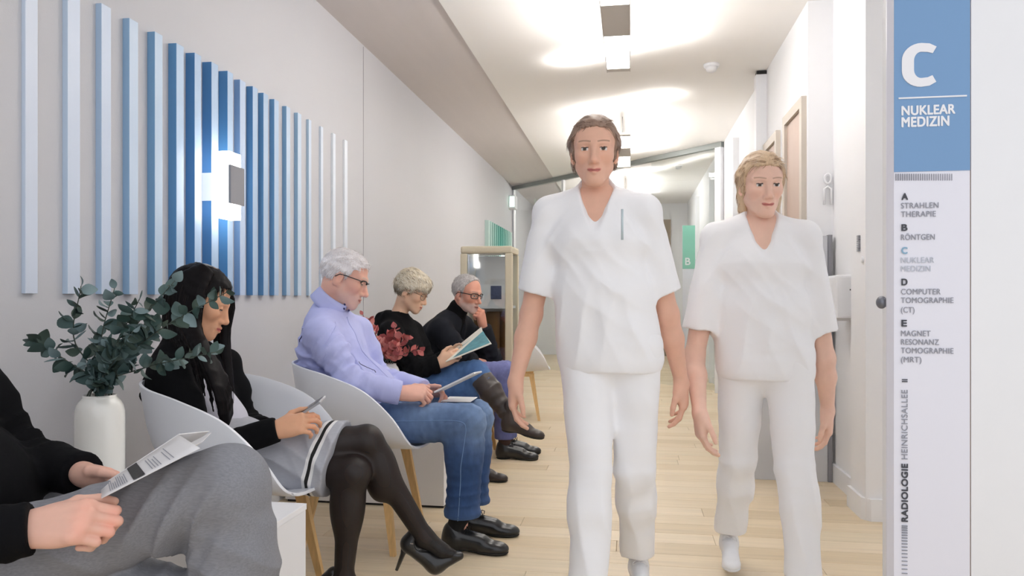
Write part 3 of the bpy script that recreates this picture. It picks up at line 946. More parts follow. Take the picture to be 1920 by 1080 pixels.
def field(prims, h, pad=0.015, noise=None):
    los, his = zip(*[prim_box(p) for p in prims if p['op'] == '+'])
    lo = np.min(los, 0) - pad; hi = np.max(his, 0) + pad
    n = np.ceil((hi - lo) / h).astype(int) + 1
    F = np.full(n, 1.0, np.float32)
    ax = [(lo[i] + np.arange(n[i]) * h).astype(np.float32) for i in range(3)]
    for p in prims:
        a, b = prim_box(p)
        m = max(p.get('k', 0.0), 0.02) + 2 * h
        if p['t'] in ('cut', 'fold'): m = 0
        i0 = np.clip(np.floor((a - m - lo) / h).astype(int), 0, n - 1)
        i1 = np.clip(np.ceil((b + m - lo) / h).astype(int) + 1, 1, n)
        if np.any(i1 <= i0): continue
        sl_ = tuple(slice(u, v) for u, v in zip(i0, i1))
        X = ax[0][sl_[0]][:, None, None]; Y = ax[1][sl_[1]][None, :, None]; Z = ax[2][sl_[2]][None, None, :]
        f = F[sl_]
        if p['t'] == 'rc':
            A, B = p['a'], p['b']
            qx, qy, qz = X - np.float32(A[0]), Y - np.float32(A[1]), Z - np.float32(A[2])
            ab = B - A
            if p['lat'] is not None and p['s'] != 1.0:
                nl = p['lat']; g = 1 - 1 / p['s']
                dt = qx * np.float32(nl[0]) + qy * np.float32(nl[1]) + qz * np.float32(nl[2])
                dt = dt * np.float32(g)
                qx = qx - dt * np.float32(nl[0]); qy = qy - dt * np.float32(nl[1]); qz = qz - dt * np.float32(nl[2])
                ab = ab - nl * (ab @ nl) * g
            L2 = max(1e-9, ab @ ab)
            t = np.clip((qx * np.float32(ab[0]) + qy * np.float32(ab[1]) + qz * np.float32(ab[2])) / np.float32(L2), 0, 1)
            d = np.sqrt((qx - t * np.float32(ab[0])) ** 2 + (qy - t * np.float32(ab[1])) ** 2 + (qz - t * np.float32(ab[2])) ** 2) - (np.float32(p['ra']) + t * np.float32(p['rb'] - p['ra']))
        elif p['t'] == 'el':
            q = [X - np.float32(p['c'][0]), Y - np.float32(p['c'][1]), Z - np.float32(p['c'][2])]
            if p['R'] is not None:
                R = np.asarray(p['R'], np.float32)
                q = [q[0] * R[0, i] + q[1] * R[1, i] + q[2] * R[2, i] for i in range(3)]
            r_ = p['r'].astype(np.float32)
            k0 = np.sqrt((q[0] / r_[0]) ** 2 + (q[1] / r_[1]) ** 2 + (q[2] / r_[2]) ** 2)
            k1 = np.sqrt((q[0] / r_[0] ** 2) ** 2 + (q[1] / r_[1] ** 2) ** 2 + (q[2] / r_[2] ** 2) ** 2)
            d = k0 * (k0 - 1.0) / np.maximum(k1, 1e-6)
        elif p['t'] == 'cut':
            c, nn = p['c'], p['n']
            q = [X - np.float32(c[0]), Y - np.float32(c[1]), Z - np.float32(c[2])]
            inr = (q[0] ** 2 + q[1] ** 2 + q[2] ** 2) < p['rad'] ** 2
            d = q[0] * np.float32(nn[0]) + q[1] * np.float32(nn[1]) + q[2] * np.float32(nn[2])
            F[sl_] = np.where(inr, np.maximum(f, d), f)
            continue
        else:
            c, kv = p['c'], p['kv']
            q = [X - np.float32(c[0]), Y - np.float32(c[1]), Z - np.float32(c[2])]
            r2 = (q[0] ** 2 + q[1] ** 2 + q[2] ** 2) / p['rad'] ** 2
            kn = np.linalg.norm(kv); u = kv / kn; w = nrm(np.cross(u, [0.3, 0.5, 0.81]))
            s_ = q[0] * w[0] + q[1] * w[1] + q[2] * w[2]
            ph = q[0] * kv[0] + q[1] * kv[1] + q[2] * kv[2] + p['ph'] + 0.9 * np.sin(s_ * kn * 0.22 + p['ph'] * 2) + 0.35 * np.sin(s_ * kn * 0.5)
            wv = 1 - 2 * np.abs(np.sin(ph * 0.5)) ** 0.8
            F[sl_] = f - np.float32(p['amp']) * (wv * np.exp(-r2 * 2.2) * (r2 < 1)).astype(np.float32)
            continue
        k = np.float32(max(1e-4, p['k']))
        if p['op'] == '+':
            hh = np.maximum(k - np.abs(f - d), 0) / k
            F[sl_] = np.minimum(f, d) - hh * hh * k * 0.25
        else:
            d = -d
            hh = np.maximum(k - np.abs(f - d), 0) / k
            F[sl_] = np.maximum(f, d) + hh * hh * k * 0.25
    if noise:
        band = np.nonzero(np.abs(F) < 0.03)
        pts = np.stack([ax[i][band[i]] for i in range(3)], 1)
        rs = np.random.RandomState(noise[2])
        tot = np.zeros(len(pts), np.float32)
        for j in range(5):
            kv = rs.normal(size=3); kv = kv / np.linalg.norm(kv) * noise[1] * rs.uniform(0.6, 1.6)
            kw = rs.normal(size=3) * noise[1] * 0.5
            tot += np.sin(pts @ kv + rs.uniform(0, 6) + 1.2 * np.sin(pts @ kw + rs.uniform(0, 6))).astype(np.float32)
        F[band] += np.float32(noise[0] / 2.5) * tot
    return F, lo, h

def nets(F, lo, h):
    S_ = F < 0
    nx, ny, nz = F.shape
    c = [S_[i:nx - 1 + i, j:ny - 1 + j, k:nz - 1 + k] for i in (0, 1) for j in (0, 1) for k in (0, 1)]
    cnt = sum(x.astype(np.int8) for x in c)
    act = (cnt > 0) & (cnt < 8)
    I = np.argwhere(act)
    idx = np.full(act.shape, -1, np.int32)
    idx[act] = np.arange(len(I))
    off = np.array([(i, j, k) for i in (0, 1) for j in (0, 1) for k in (0, 1)])
    vals = np.stack([F[I[:, 0] + o[0], I[:, 1] + o[1], I[:, 2] + o[2]] for o in off], 1)
    acc = np.zeros((len(I), 3)); nn = np.zeros(len(I))
    for a in range(8):
        for b in range(a + 1, 8):
            if np.abs(off[a] - off[b]).sum() != 1: continue
            va, vb = vals[:, a], vals[:, b]
            m = (va < 0) != (vb < 0)
            t = va[m] / (va[m] - vb[m])
            acc[m] += off[a] + t[:, None] * (off[b] - off[a])
            nn[m] += 1
    V_ = lo + (I + acc / nn[:, None]) * h
    quads = []
    for axis in range(3):
        s1 = [slice(None)] * 3; s2 = [slice(None)] * 3
        s1[axis] = slice(0, -1); s2[axis] = slice(1, None)
        A, B = S_[tuple(s1)], S_[tuple(s2)]
        E = np.argwhere(A != B)
        u, v = (axis + 1) % 3, (axis + 2) % 3
        E = E[(E[:, u] > 0) & (E[:, v] > 0) & (E[:, u] < F.shape[u] - 1) & (E[:, v] < F.shape[v] - 1)]
        fl_ = A[E[:, 0], E[:, 1], E[:, 2]]
        def cell(du, dv):
            q = E.copy(); q[:, u] -= du; q[:, v] -= dv
            return idx[q[:, 0], q[:, 1], q[:, 2]]
        Q = np.stack([cell(1, 1), cell(0, 1), cell(0, 0), cell(1, 0)], 1)
        Q[~fl_] = Q[~fl_][:, ::-1]
        quads.append(Q)
    Q = np.concatenate(quads)
    Q = Q[(Q >= 0).all(1)]
    return V_, Q

def relax(V_, Q, it=2, lam=0.5):
    e = np.concatenate([Q[:, [0, 1]], Q[:, [1, 2]], Q[:, [2, 3]], Q[:, [3, 0]]])
    n = len(V_)
    for _ in range(it):
        s = np.zeros((n, 3)); 
        for j in range(3):
            s[:, j] = np.bincount(e[:, 0], V_[e[:, 1], j], n) + np.bincount(e[:, 1], V_[e[:, 0], j], n)
        d = np.bincount(e[:, 0], minlength=n) + np.bincount(e[:, 1], minlength=n)
        V_ = V_ + lam * (s / np.maximum(d, 1)[:, None] - V_)
    return V_

def normals(V_, Q):
    a = V_[Q[:, 2]] - V_[Q[:, 0]]; b = V_[Q[:, 3]] - V_[Q[:, 1]]
    fn = np.cross(a, b)
    N_ = np.zeros_like(V_)
    for c in range(4):
        for j in range(3):
            N_[:, j] += np.bincount(Q[:, c], fn[:, j], len(V_))
    return N_ / np.maximum(1e-12, np.linalg.norm(N_, axis=1))[:, None]

def soft(prims, h, noise=None, it=1):
    F, lo, hh = field(prims, h, noise=noise)
    V_, Q = nets(F, lo, hh)
    if it: V_ = relax(V_, Q, it)
    return V_, Q

def soft_obj(name, prims, h, m, parent, noise=None, it=1, colf=None):
    V_, Q = soft(prims, h, noise, it)
    me = me_np(name, V_, Q)
    if colf is not None: set_col(me, colf(V_))
    o = link(name, me, m)
    world_child(o, parent)
    return o

def seam_on(parent, ob, pts, m, r=.0014, name='seam', lift=.0006):
    """a thin stitched line laid on the surface of a garment"""
    me = ob.data
    co = np.zeros(len(me.vertices) * 3, np.float32); me.vertices.foreach_get('co', co); co = co.reshape(-1, 3)
    no = np.zeros(len(me.vertices) * 3, np.float32); me.vertices.foreach_get('normal', no); no = no.reshape(-1, 3)
    K = catm([(i / (len(pts) - 1), *p) for i, p in enumerate(pts)], 60)
    out = []
    for p in K:
        w = ((co - p) ** 2).sum(1)
        ids = np.argpartition(w, 6)[:6]
        ww = 1 / (w[ids] + 1e-6)
        out.append((co[ids] * ww[:, None]).sum(0) / ww.sum() + nrm((no[ids] * ww[:, None]).sum(0)) * lift)
    out = np.array(out)
    out[1:-1] = (out[:-2] + out[1:-1] * 2 + out[2:]) / 4
    o = tube(name, [tuple(p) for p in out], r, m, None, 5)
    return world_child(o, parent)

def lerp(a, b, t): return np.asarray(a) * (1 - t) + np.asarray(b) * t
def lin(c): return np.array(srgb(*c)[:3])

# ------------------------------------------------------------------ head
def head_frame(origin, yaw, pitch, roll=0.0, scale=1.0):
    """local x = where the face looks; yaw 0 looks along +X, positive turns to +Y; pitch > 0 looks down"""
    R = Matrix.Rotation(yaw, 3, 'Z') @ Matrix.Rotation(pitch, 3, 'Y') @ Matrix.Rotation(roll, 3, 'X')
    return np.array(R), np.asarray(origin, float), scale

def head_prims(fem=0.0, jaw=1.0, nose=1.0):
    p = [el((-.008, 0, .045), (.096, .074, .085), .02), el((.028, 0, .048), (.062, .065, .064), .03), el((.032, 0, -.022), (.056, .057, .078), .03)]
    for s in (-1, 1):
        p.append(el((.058, .040 * s, -.012), (.030, .024, .024), .03))
        p.append(rc((.004, .054 * s * jaw, -.046), (.070, .017 * s, -.094), .019, .0175, .03))
    p += [el((.080, 0, -.095), (.0185, .022, .018), .022), el((.080, 0, -.060), (.024, .030, .028), .02)]
    for s in (-1, 1):
        p.append(rc((.076, .048 * s, .031), (.0945, .010 * s, .029), .0095 - .002 * fem, .0105 - .003 * fem, .02))
        p.append(el((.106, .032 * s, .010), (.017, .018, .013), .014, '-'))
        p.append(el((.0815, .032 * s, .010), (.0132, .0145, .0125), .003))
    p.append(rc((.084, 0, .020), (.093, 0, -.030), .0105, .0135, .014))
    p += [rc((.0935, 0, .022), (.0935 + .0255 * nose, 0, -.027), .0070, .0105, .012), el((.0925 + .026 * nose, 0, -.032), (.0125, .0120, .0100), .008)]
    for s in (-1, 1):
        p.append(el((.103, .0130 * s, -.036), (.0105, .0070, .0080), .006))
        p.append(rc((.0940, .0235 * s, -.0605), (.1045, .002 * s, -.0588), .0033, .0058 + .001 * fem, .004))
        p.append(rc((.0940, .0215 * s, -.0635), (.1030, .002 * s, -.0705), .0033, .0066 + .001 * fem, .004))
    p.append(rc((.102, -.025, -.0612), (.1085, 0, -.0650), .0012, .0014, .003, op='-'))
    p.append(rc((.102, .025, -.0612), (.1085, 0, -.0650), .0012, .0014, .003, op='-'))
    for s in (-1, 1):
        Re = np.array(Matrix.Rotation(0.22, 3, 'Y') @ Matrix.Rotation(0.30 * s, 3, 'Z'))
        p.append(el((-.010, .078 * s, .000), (.0195, .0075, .0325), .008, '+', Re))
        p.append(el((-.004, .0875 * s, .003), (.0095, .0060, .0190), .005, '-', Re))
        p.append(el((.000, .075 * s, -.026), (.0085, .006, .0095), .006))
    return p

def head_color(V_, skin, lips, brow, eye, beard=None, gaze_down=0.4, flush=(0.035, -0.015, -0.015), fem=0.0):
    n = len(V_)
    C = np.tile(lin(skin), (n, 1))
    x, y, z = V_.T
    ay = np.abs(y)
    g = lambda cx, cy, cz, r: np.exp(-(((x - cx) ** 2 + (ay - cy) ** 2 + (z - cz) ** 2) / r ** 2))
    red = 0.9 * g(.072, .045, -.022, .026) + 0.8 * g(.117, 0, -.032, .018) + 0.9 * g(-.008, .08, 0, .03)
    C += red[:, None] * np.array(flush)
    if beard is not None:
        bc, bd = beard
        m = np.clip((-.034 - z) / .02, 0, 1) * np.clip((x + .005) / .03, 0, 1)
        side = np.clip((.025 - z) / .03, 0, 1) * np.clip(1 - np.abs(x - .018) / .02, 0, 1) * (ay > .045)
        mo = (g(.09, .014, -.050, .013) > 0.4)
        m = np.maximum(np.maximum(m, 0.8 * side), mo * 0.9) * bd * (z > -.125)
        C = C * (1 - m[:, None]) + lin(bc) * m[:, None]
    # lips
    zl = z - 6.5 * y ** 2
    dl = np.sqrt(((x - .101) / 1.5) ** 2 + (y / 3.3) ** 2 + ((zl + .0650) / 1.0) ** 2)
    m = np.clip((.0085 - dl) / .002, 0, 1) * (x > .088)
    C = C * (1 - m[:, None]) + lin(lips) * m[:, None]
    ml = np.clip(1 - np.abs(zl + .0652) / .0022, 0, 1) * (ay < .023) * (x > .092)
    C = C * (1 - 0.6 * ml[:, None])
    # brows
    zb = .0335 + .004 * np.sin(np.clip((ay - .012) / .04, 0, 1) * 2.4)
    m = np.clip(1 - np.abs(z - zb) / (.0045 - .001 * fem), 0, 1) * (ay > .012) * (ay < .054) * (x > .06) * 0.85
    C = C * (1 - m[:, None]) + lin(brow) * m[:, None]
    # eyes
    ex, ey, ez = x - .0815, ay - .032, z - .010
    rr_ = np.sqrt(ex ** 2 + ey ** 2 + ez ** 2)
    on = (rr_ < .0165) & (ex > .002)
    hz = ez / .0125
    lid = 0.35 - gaze_down
    open_ = on & (hz < lid) & (hz > -0.42 - 0.15 * gaze_down) & (np.abs(ey) < .0118)
    C[open_] = lin((232, 226, 222))
    iris = open_ & (np.abs(ey) < .0058)
    C[iris] = lin(eye)
    lash = on & (np.abs(hz - lid - 0.05) < 0.16) & (np.abs(ey) < .0135)
    C[lash] = lin((58, 44, 40))
    return np.clip(C, 0, 1)

def hair_cap(line, t=.010, top=.006, h=.003, noise=(.002, 160, 1), extra=(), back=0.0, part=None):
    """hair over the skull above the hairline given as (x, z) pairs"""
    p = [el((-.010 - back / 2, 0, .046), (.098 + t + back / 2, .075 + t, .085 + t + top), .02), el((.024, 0, .050), (.064 + t * 0.8, .066 + t * 0.8, .066 + t * 0.6), .03)] + list(extra)
    F, lo, hh = field(p, h, noise=noise)
    n = F.shape
    X = (lo[0] + np.arange(n[0]) * h)[:, None, None]; Y = (lo[1] + np.arange(n[1]) * h)[None, :, None]; Z = (lo[2] + np.arange(n[2]) * h)[None, None, :]
    xs, zs = zip(*sorted(line))
    g = np.interp(X, xs, zs) - Z + .004 * np.sin(X * 210) + .003 * np.sin(X * 430 + Y * 300)
    keep = np.abs(Y) * 0 + g
    F = np.maximum(F, (keep * 0.8).astype(np.float32))
    if part is not None:
        F = np.maximum(F, -(np.sqrt((Y - part) ** 2 + 0 * X + 0 * Z) - .003 - np.clip(.02 - Z, 0, 1)).astype(np.float32) * (Z > .05) - 1.0 * (Z <= .05))
    V_, Q = nets(F, lo, h)
    return relax(V_, Q, 1), Q

def strands(V_, Q, N, comb, L, w, lift, rs, cols, jit=0.25, clump=0.0):
    """thin tapered hair ribbons growing from a hair surface; returns verts, tris->quads, colours"""
    nr = normals(V_, Q)
    pr_ = V_ - (V_.min(0) + V_.max(0)) / 2
    ok = np.nonzero((pr_ * nr).sum(1) > 0.55 * np.linalg.norm(pr_, axis=1))[0]
    ids = ok[rs.randint(0, len(ok), N)]
    p, n = V_[ids], nr[ids]
    d = comb(p, n) + rs.normal(size=(N, 3)) * jit
    d = d - n * (d * n).sum(1)[:, None]
    d /= np.maximum(1e-9, np.linalg.norm(d, axis=1))[:, None]
    side = np.cross(n, d)
    LL = L * rs.uniform(0.6, 1.3, N)[:, None]
    lf = lift * rs.uniform(0.2, 1.4, N)[:, None]
    p0 = p - n * .0015
    p1 = p0 + d * LL * 0.5 + n * (lf * 0.8 - (LL * 0.5) ** 2 / 0.17)
    p2 = p0 + d * LL * 0.97 + n * (lf - LL ** 2 / 0.17)
    W = (w * rs.uniform(0.6, 1.3, N))[:, None]
    VV = np.stack([p0 - side * W, p0 + side * W, p1 - side * W * 0.8, p1 + side * W * 0.8, p2 - side * W * 0.12, p2 + side * W * 0.12], 1).reshape(-1, 3)
    b = np.arange(N)[:, None] * 6
    QQ = np.concatenate([b + np.array([[0, 1, 3, 2]]), b + np.array([[2, 3, 5, 4]])])
    cc = np.array([lin(c) for c in cols])
    C = np.repeat(cc[rs.randint(0, len(cc), N)], 6, 0)
    return VV, QQ, C

def to_world(V_, fr):
    R, o, s = fr
    return (V_ * s) @ R.T + o
def to_local(pt, fr):
    R, o, s = fr
    return ((np.asarray(pt) - o) @ R) / s

# ------------------------------------------------------------------ hand
def hand_prims(wr, f, n, side, sc=1.0, curl=(0.5, 0.5, 0.5, 0.5), curl2=None, thumb=(0.5, 0.3, -0.3), fore=None, spread=0.06):
    """wr wrist point, f finger direction, n back-of-hand normal, side 'R'/'L'; curl = knuckle bend per finger (rad), curl2 = middle joint bend,
    thumb = (out, palmwards, bend)"""
    f = nrm(f); n = nrm(n - f * np.dot(n, f))
    l = np.cross(n, f) * (1 if side == 'R' else -1)
    W = np.asarray(wr, float)
    q = lambda x, y, z: W + (f * x + l * y + n * z) * sc
    if curl2 is None: curl2 = [c * 1.3 for c in curl]
    pr = []
    if fore is not None:
        pr.append(rc(lerp(W, fore, 0.55), q(0.0, 0, 0), .037 * sc, .0255 * sc, .02, lat=l, s=1.15))
    kn = [(.088, .030), (.092, .010), (.088, -.011), (.080, -.030)]
    ln = [(.043, .026, .021), (.047, .030, .022), (.043, .028, .021), (.034, .021, .019)]
    rd = [.0098, .0100, .0095, .0085]
    for i in range(4):
        kx, ky = kn[i]
        pr.append(rc(q(.004, ky * 0.55, 0), q(kx, ky, .002), .0165 * sc, .0120 * sc, .016))
    pr.append(el(q(.045, 0, -.004), np.array([.042, .036, .015]) * sc, .02, '+', np.stack([f, l, n], 1)))
    pr.append(el(q(.035, .024, -.012), np.array([.030, .018, .016]) * sc, .02, '+', np.stack([f, l, n], 1)))
    for i in range(4):
        kx, ky = kn[i]
        a = 0.0; p = q(kx, ky, .001)
        sp = spread * (1.5 - i)
        for j in range(3):
            a += (curl[i], curl2[i], curl2[i] * 0.6)[j]
            d = f * math.cos(a) * math.cos(sp) + l * math.sin(sp) * math.cos(a) - n * math.sin(a)
            e = p + d * ln[i][j] * sc
            r0 = rd[i] * (1.0, 0.93, 0.86)[j] * sc; r1 = rd[i] * (0.95, 0.86, 0.74)[j] * sc
            pr.append(rc(p, e, r0, r1, .006 if j == 0 else .003))
            p = e
    to, tp, tb = thumb
    p = q(.022, .026, -.008)
    d = nrm(f * 0.75 + l * to - n * tp)
    e = p + d * .044 * sc; pr.append(rc(p, e, .0150 * sc, .0120 * sc, .012))
    d2 = nrm(d + f * 0.35 - l * 0.35 * (1 + tb) - n * 0.1)
    e2 = e + d2 * .033 * sc; pr.append(rc(e, e2, .0115 * sc, .0105 * sc, .004))
    d3 = nrm(d2 + f * 0.15 - l * 0.25 * (1 + tb))
    e3 = e2 + d3 * .026 * sc; pr.append(rc(e2, e3, .0105 * sc, .0082 * sc, .003))
    return pr, q

# ------------------------------------------------------------------ body and clothing pieces
def torso(J, g=1.0, off=0.0, s=1.45, belly=0.0, neck=True):
    lat = J['shL'] - J['shR']
    fwd = J['fwd']
    p = [rc(J['pel'], J['wai'], (.108 * g) + off, (.102 * g) + off + belly * 0.4, .05, lat, s),
         rc(J['wai'], J['che'], (.102 * g) + off + belly * 0.4, (.112 * g) + off, .05, lat, s),
         rc(J['che'], lerp(J['che'], J['nb'], 0.72), (.112 * g) + off, (.078 * g) + off, .05, lat, s * 1.12)]
    if belly > 0:
        p.append(el(lerp(J['pel'], J['wai'], 0.75) + fwd * (.05 + belly * 0.5), np.array([.10 + belly * .6, .15, .12]) * g + off, .06))
    for sd in ('shR', 'shL'):
        p.append(rc(lerp(J['nb'], J[sd], 0.12) - V(0, 0, .015), J[sd] + V(0, 0, .004), .056 * g + off, .056 * g + off, .045))
    if neck:
        p.append(rc(J['nb'] - V(0, 0, .03), J['nb'] + V(0, 0, .02), .065 * g + off, .056 * g + off, .03))
    return p

def arm(J, sd, off=0.0, r=(.054, .043, .030), k=.02, upto=1.0):
    a, b, c = J['sh' + sd], J['el' + sd], J['wr' + sd]
    e = lerp(b, c, upto)
    p = [rc(a, b, r[0] + off, r[1] + off, k), rc(b, e, r[1] + off, r[1] + (r[2] - r[1]) * upto + off, k)]
    p.append(el(lerp(a, b, 0.4), np.array([r[0] * 1.02 + off] * 3), .03))
    return p

def leg(J, sd, off=0.0, r=(.088, .060, .040), k=.03, calf=0.012, upto=1.0):
    a, b, c = J['hi' + sd], J['kn' + sd], J['an' + sd]
    e = lerp(b, c, upto)
    p = [rc(a, b, r[0] + off, r[1] + off, k), rc(b, e, r[1] - .004 + off, r[1] + (r[2] - r[1]) * upto + off, k * 0.6)]
    if calf > 0:
        bk = nrm(np.cross(np.cross(b - a, c - b), c - b))
        q = lerp(b, c, 0.3) - bk * (-.012)
        p.append(el(q, np.array([r[1] - .006 + calf * 0.4 + off] * 2 + [.10]), .04))
    return p

def joint_folds(a, b, c, amp, rad, freq=210):
    u = nrm(b - a); w = nrm(c - b)
    return [fold(b, nrm(u + w) * freq, amp, rad, 0.4), fold(lerp(a, b, 0.72), u * freq * 0.8, amp * 0.7, rad, 1.9), fold(lerp(b, c, 0.22), w * freq * 0.8, amp * 0.7, rad, 3.1)]

def join_pieces(pcs):
    Vs, Qs, Cs, n = [], [], [], 0
    for V_, Q, C in pcs:
        Vs.append(V_); Qs.append(Q + n); Cs.append(C); n += len(V_)
    return np.concatenate(Vs), np.concatenate(Qs), np.concatenate(Cs)

def body_mesh(person, pcs, m, name='body'):
    V_, Q, C = join_pieces(pcs)
    me = me_np(name, V_, Q)
    set_col(me, C)
    o = link(name, me, m)
    return world_child(o, person)

def const_col(V_, c): return np.tile(lin(c), (len(V_), 1))
def hand_col(V_, skin, tips, red=(0.05, -0.02, -0.02)):
    C = np.tile(lin(skin), (len(V_), 1))
    for t in tips:
        d = np.linalg.norm(V_ - t, axis=1)
        C += (np.exp(-(d / .016) ** 2))[:, None] * np.array(red)
    return np.clip(C, 0, 1)

# shoe in its own frame: heel at origin, toe along +x, sole at z = 0
def shoe(parent, heel, d, up, L, m_up, m_sole, name='shoe', style='derby', laces=True, h=.004, m_lace=None):
    d = nrm(d); up = nrm(up - d * np.dot(up, d)); y = np.cross(up, d)
    R = np.stack([d, y, up], 1)
    k = L / 0.285
    Wd = lambda V_: (V_ * k) @ R.T + heel
    base = [el((.042, 0, .044), (.043, .034, .056), .03), rc((.07, 0, .056), (.165, .002, .040), .044, .038, .03, V(0, 1, 0), 0.92),
            el((.222, .002, .022), (.062, .040, .030), .03), rc((.052, 0, .06), (.048, 0, .088), .036, .037, .02)]
    if style == 'boot':
        base.append(rc((.052, 0, .06), (.045, 0, .16), .04, .043, .03))
    up_ = base + [cut((.14, 0, .010), (0, 0, -1), 0.4)]
    F, lo, hh = field(up_, h)
    V_, Q = nets(F, lo, hh)
    me = me_np(name, Wd(relax(V_, Q, 1)), Q)
    o = link(name, me, m_up); world_child(o, parent)
    so = [dict(p, r=p['r'] + .004) if p['t'] == 'el' else dict(p, ra=p['ra'] + .003, rb=p['rb'] + .003) for p in base[:3]]
    so = so + [cut((.14, 0, .013), (0, 0, 1), 0.4), cut((.14, 0, .0), (0, 0, -1), 0.4)]
    if style == 'derby':
        so.append(rc((.095, -.1, -.002), (.12, .1, -.002), .008, .008, .004, op='-'))
    F, lo, hh = field(so, h)
    V2, Q2 = nets(F, lo, hh)
    o2 = link('sole', me_np('sole', Wd(V2), Q2), m_sole); world_child(o2, o)
    if laces:
        bm = bmesh.new()
        for i in range(4):
            x = .105 + i * .017; z = .096 - i * .0085
            pts = [V(x - .006, -.026, z - .014), V(x, -.012, z - .002), V(x + .002, .0, z + .001), V(x, .012, z - .002), V(x - .006, .026, z - .014)]
            bm_tube(bm, [tuple(p) for p in Wd(np.array(pts))], .0022 * k, 6)
        for s in (-1, 1):
            pts = [V(.108, 0, .099), V(.112, .014 * s, .108), V(.122, .028 * s, .100), V(.118, .03 * s, .086)]
            bm_tube(bm, [tuple(p) for p in Wd(np.array(pts))], .0018 * k, 6)
        lo_ = bm_obj('laces', bm, m_lace or m_up, None, True)
        lo_.parent = o; lo_.matrix_parent_inverse = Matrix.Identity(4)
    return o

def glasses(parent, fr, m_frame, lensw=.027, lensh=.018, thick=.0022, rimless_bottom=False, round_=2.6, zc=.010):
    bm = bmesh.new()
    W_ = lambda a: [tuple(p) for p in (to_world(np.array(a), fr) - np.array(parent.location))]
    lens_pts = []
    for s in (-1, 1):
        pts = []
        for k in range(18):
            a = 2 * math.pi * k / 18
            cx, cz = math.cos(a), math.sin(a)
            ex = abs(cx) ** (2 / round_) * math.copysign(1, cx); ez = abs(cz) ** (2 / round_) * math.copysign(1, cz)
            yy = .034 * s + ex * lensw
            pts.append((.107 - .06 * (abs(yy) / .06) ** 2 * 0.35, yy, zc + ez * lensh))
        lens_pts.append(pts)
        if rimless_bottom:
            up_ = [q for q in pts if q[2] > zc - .002]
            up_.sort(key=lambda q: q[1])
            bm_tube(bm, W_(up_), thick * 1.3, 6)
        else:
            bm_tube(bm, W_(pts), thick, 6, True)
        bm_tube(bm, W_([(.092, .062 * s, zc + .008), (.075, .074 * s, zc + .010), (.02, .081 * s, zc + .010), (-.008, .083 * s, zc + .008), (-.026, .081 * s, zc - .008)]), thick * 1.05, 6)
    bm_tube(bm, W_([(.110, -.008, zc + .006), (.116, 0, zc + .009), (.110, .008, zc + .006)]), thick, 6)
    o = bm_obj('glasses', bm, m_frame, None, True)
    o.parent = parent; o.matrix_parent_inverse = Matrix.Identity(4)
    for pts in lens_pts:
        W2 = W_(pts)
        me = me_py('lens', W2, [tuple(range(18))])
        l = link('lens', me, M['lens'], o)
        l.matrix_parent_inverse = Matrix.Identity(4)
    return o
M['lens'] = glass('spectacle_lens', (0.96, 0.97, 0.97, 1), 0.94)
M['skin'] = mat('skin', srgb(220, 170, 145), 0.5, attr=True, var=0.04, vscale=30, bump=0.06, bscale=220, sss=0.12, spec=0.35)
M['hairm'] = mat('hair', srgb(60, 50, 45), 0.42, attr=True, var=0.15, vscale=30, stretch=(8, 8, 1.5), spec=0.4)

# ================================================================== PEOPLE
M['blue_shirt'] = mat('pale_blue_shirt', srgb(188, 193, 240), 0.75, var=0.03, vscale=20, bump=0.05, bscale=400, wrinkle=0.5, wscale=9)
M['shirt_trim'] = mat('navy_stitching', srgb(36, 38, 92), 0.7)
M['denim'] = mat('blue_denim', srgb(62, 98, 150), 0.85, attr=True, var=0.16, vscale=40, stretch=(1, 1, 0.5), bump=0.12, bscale=600, wrinkle=0.5, wscale=12)
M['seam'] = mat('denim_seam', srgb(120, 150, 192), 0.8)
M['black_cloth'] = mat('black_knit', srgb(13, 13, 16), 0.9, var=0.15, vscale=30, bump=0.1, bscale=300, spec=0.15)
M['black_leather'] = mat('black_leather', srgb(26, 26, 28), 0.28, var=0.1, vscale=20, coat=0.3)
M['sole_black'] = mat('black_sole', srgb(20, 19, 18), 0.6)
M['sock'] = mat('black_sock', srgb(16, 16, 18), 0.9)
M['knit_col'] = mat('grey_knit', srgb(160, 162, 170), 0.85, attr=True, var=0.05, vscale=60, stretch=(1, 1, 4), bump=0.15, bscale=350)
M['tights'] = mat('dark_sheer_tights', srgb(22, 17, 17), 0.5, alpha=0.88)
def stripe_knit():
    m = mat('striped_grey_knit', srgb(176, 178, 186), 0.85, var=0.05, vscale=60, stretch=(1, 1, 4), bump=0.15, bscale=350)
    N, L = m.node_tree.nodes, m.node_tree.links
    b = N['Principled BSDF']
    src = b.inputs['Base Color'].links[0].from_socket
    at = N.new('ShaderNodeAttribute'); at.attribute_name = 'hem'
    mu = N.new('ShaderNodeMath'); mu.operation = 'MULTIPLY'; mu.inputs[1].default_value = 10.0
    L.new(at.outputs['Fac'], mu.inputs[0])
    def ramp(stops):
        r_ = N.new('ShaderNodeValToRGB'); r_.color_ramp.interpolation = 'CONSTANT'
        els = r_.color_ramp.elements
        els[0].position, els[0].color = stops[0][0], (*[stops[0][1]] * 3, 1)
        els[1].position, els[1].color = stops[1][0], (*[stops[1][1]] * 3, 1)
        for p_, v_ in stops[2:]:
            e_ = els.new(p_); e_.color = (v_, v_, v_, 1)
        L.new(mu.outputs[0], r_.inputs[0])
        return r_
    r1 = ramp([(0, 0), (.30, 1), (.63, 0)])
    r2 = ramp([(0, .82), (.41, .012), (.52, .82)])
    mx = N.new('ShaderNodeMixRGB')
    L.new(r1.outputs[0], mx.inputs[0]); L.new(src, mx.inputs[1]); L.new(r2.outputs[0], mx.inputs[2])
    L.new(mx.outputs[0], b.inputs['Base Color'])
    return m
M['skirt'] = stripe_knit()
